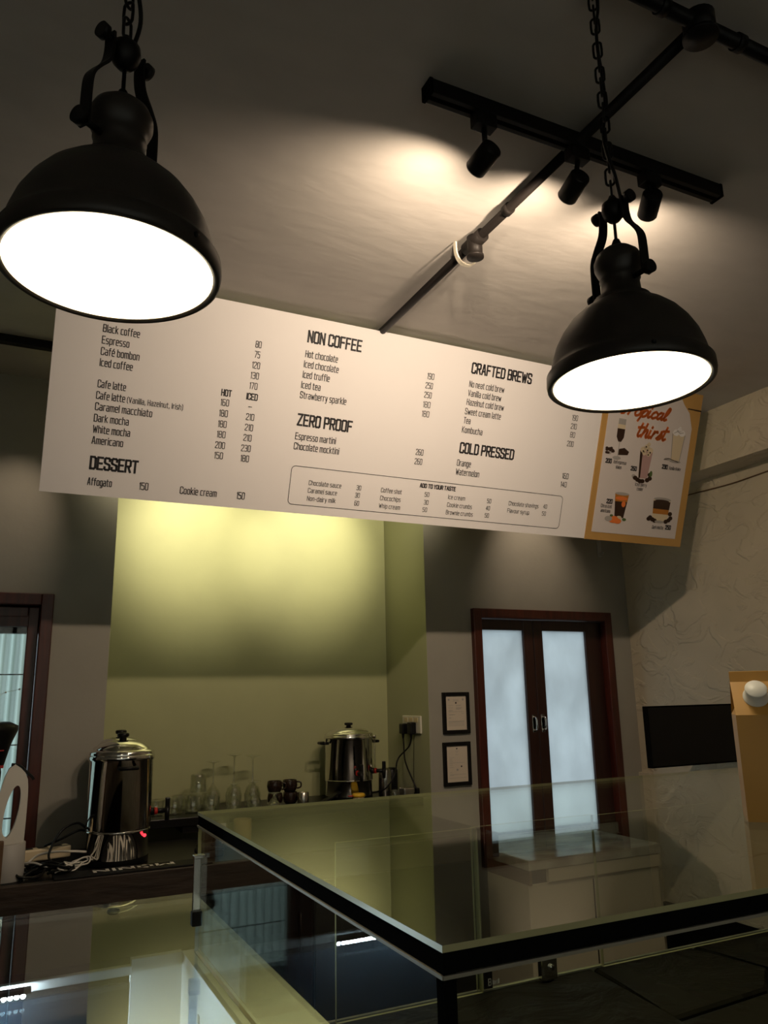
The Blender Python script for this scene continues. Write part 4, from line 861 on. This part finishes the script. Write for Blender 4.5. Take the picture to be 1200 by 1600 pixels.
b = B(); b.box(CX0 + .04, .244, YR - .035, YR - .022, ZT - .028, ZT - .013, M['alu'], .002); rail = b.build('light_rail', t)
leds = None
for i in range(40):
    if leds is None:
        b = B(); b.ball((0, 0, 0), .0036, M['led'], 8); leds = b.build('led', t); o = leds
    else: o = leds.copy(); COL.objects.link(o)
    o.location = (.074 - i * .0092, YR - .062, ZT - .024)
b = B(); b.box(CX0 + .04, .085, YR - .068, YR - .052, ZT - .020, ZT - .013, M['void']); b.build('led_strip', t)
for y in (1.40, 1.15, .9): B().box(.3335, .3352, y, y + .010, .80, 1.0, M['greyplastic']).build('shelf_slot', t)
b = B(); b.box(CX0, CX1 - .002, Y0c, Y1c, ZT - .010, ZT, M['caseglass']); b.build('top_glass', t)
b = B(); b.box(CX0 + .04, .33, Y0c + .05, YR - .10, .80, .806, M['glass']); b.build('inner_shelf', t)
b = B(); b.box(CX0 + .02, CX1 - .02, Y0c + .03, Y1c - .05, 0, ZB - .04, M['void']); b.build('plinth', t)

# glass guard box on the counter
GX0, GX1, GY0, GY1, ZG = .342, 2.55, .608, 1.493, 1.30
t = thing('glass_guard', 'large clear glass guard box standing on the bar counter', 'glass guard', (0, 0, 0))
def sheet(name, x0, x1, y0, y1, z0, z1, m=M['glass'], thin='z'):
    b = B(); b.box(x0, x1, y0, y1, z0, z1, m)
    k = b.mi(M['glassedge'])
    for f in b.bm.faces:
        f.normal_update(); nx = [abs(c) for c in f.normal]
        ax = 'xyz'[nx.index(max(nx))]
        if ax != thin: f.material_index = k
    return b.build(name, t)
top = sheet('top_pane', GX0, GX1, GY0, GY1, ZG - .0055, ZG, M['topglass'], 'z')
sheet('end_pane', GX0 + .002, GX0 + .008, GY0 + .008, GY1 - .002, ZT + .0005, ZG - .024, thin='x')
sheet('front_pane', GX0 + .013, GX1, GY0 + .002, GY0 + .008, ZT + .001, ZG - .024, thin='y')
sheet('rear_pane', .462, .704, 1.128, 1.133, ZC + .004, ZG - .010, thin='y')
rp = sheet('rear_pane', .700, .948, 1.136, 1.141, ZC + .004, ZG - .010, thin='y')
sheet('rear_pane', .940, 1.80, 1.128, 1.133, ZC + .004, ZG - .010, thin='y')
b = B(); b.box(GX0 + .001, GX0 + .011, GY0 + .001, GY1 - .002, ZG - .022, ZG - .006, M['blackmatte']); b.box(GX0 + .011, GX1, GY0 + .001, GY0 + .011, ZG - .022, ZG - .006, M['blackmatte']); b.build('black_edge_strip', t)
b = B(); b.box(GX0 + .001, GX0 + .013, GY0 + .001, GY0 + .013, ZT + .0005, ZG - .022, M['blackmatte']); b.build('corner_strip', t)
b = B(); b.box(GX0 - .001, GX0 + .003, GY0, GY1 - .002, ZG - .0255, ZG - .0225, M['lightjoint']); b.box(GX0, GX1, GY0 - .001, GY0 + .003, ZG - .0255, ZG - .0225, M['lightjoint']); b.build('sealant', t)
b = B(); b.box(GX0 - .006, GX0 + .014, GY1 - .012, GY1 + .004, 1.222, 1.228, M['chrome'], .001); b.box(GX0 - .004, GX0 + .010, GY1 - .003, GY1 + .003, 1.135, 1.226, M['chrome'], .001)
b.build('edge_clip', t)
b = B(); b.box(GX0 - .006, GX0 + .012, GY1 - .012, GY1 + .004, 1.112, 1.136, M['plastic'], .002); b.build('clip_foot', t)
b = B(); b.box(.812, .842, 1.122, 1.136, ZC + .003, ZC + .036, M['chrome'], .003); lk = b.build('lock', t)
b = B(); b.lathe([(0, 0), (.005, 0), (.005, .003), (0, .003)], M['steel'], 16, (.829, 1.122, ZC + .022), (0, -1, 0)); b.box(.8285, .8295, 1.1175, 1.1195, ZC + .019, ZC + .025, M['black']); b.build('keyhole', lk)
b = B(); b.box(.709, .724, 1.132, 1.1355, ZC + .006, ZG - .012, M['blackmatte']); st = b.build('black_label_strip', t)
b = B(); fn = lambda u, v: (u, 1.1312, v)
write(b, 'B', .7155, ZC + .010, .006, .0105, .0016, fn, M['matink']); write(b, 'lnwall', .7235, ZC + .011, .0125, .0070, .0010, fn, M['matink']); b.build('lettering', st, fix=False)
b = B(); b.box(.7055, .7075, 1.132, 1.142, ZC + .004, ZG - .012, M['glassedge']); b.build('pane_edge', t)

# milk carton on the glass top
t = thing('milk_carton', 'brown gable top milk carton with a white screw cap on the glass guard', 'carton', (1.108, .892, ZG), (0, 0, R(-45)))
wx, wy, hs, ht = .046, .040, .158, .212
b = B(); F = lambda *p: b.face(p, M['kraft'])
lo = [(-wx, -wy, 0), (wx, -wy, 0), (wx, wy, 0), (-wx, wy, 0)]; hi = [(x, y, hs) for x, y, _ in lo]
for i in range(4): F(lo[i], lo[(i + 1) % 4], hi[(i + 1) % 4], hi[i])
F(*lo[::-1]); r0, r1 = (-wx, 0, ht), (wx, 0, ht)
F(hi[0], hi[1], r1, r0); F(hi[2], hi[3], r0, r1)
gi = (-wx + .022, 0, ht - .008); gj = (wx - .022, 0, ht - .008)
F(hi[3], hi[0], gi); F(hi[0], r0, gi); F(r0, hi[3], gi); F(hi[1], hi[2], gj); F(r1, hi[1], gj); F(hi[2], r1, gj)
bmesh.ops.remove_doubles(b.bm, verts=b.bm.verts, dist=1e-6)
b.build('body', t)
b = B(); b.box(-wx, wx, -.002, .002, ht - .004, ht + .014, M['kraft'], .0008); b.build('top_seal', t)
b = B(); nrm = Vector((0, -(ht - hs), wy)).normalized(); pc = Vector((-.012, -wy * .50, (hs + ht) / 2)); b.lathe([(.019, -.002), (.019, .003), (.0165, .004), (.0165, .021), (.0155, .0225), (0, .0225)], M['white'], 32, pc, nrm)
for i in range(32):
    a = 2 * PI * i / 32
b.build('screw_cap', t)
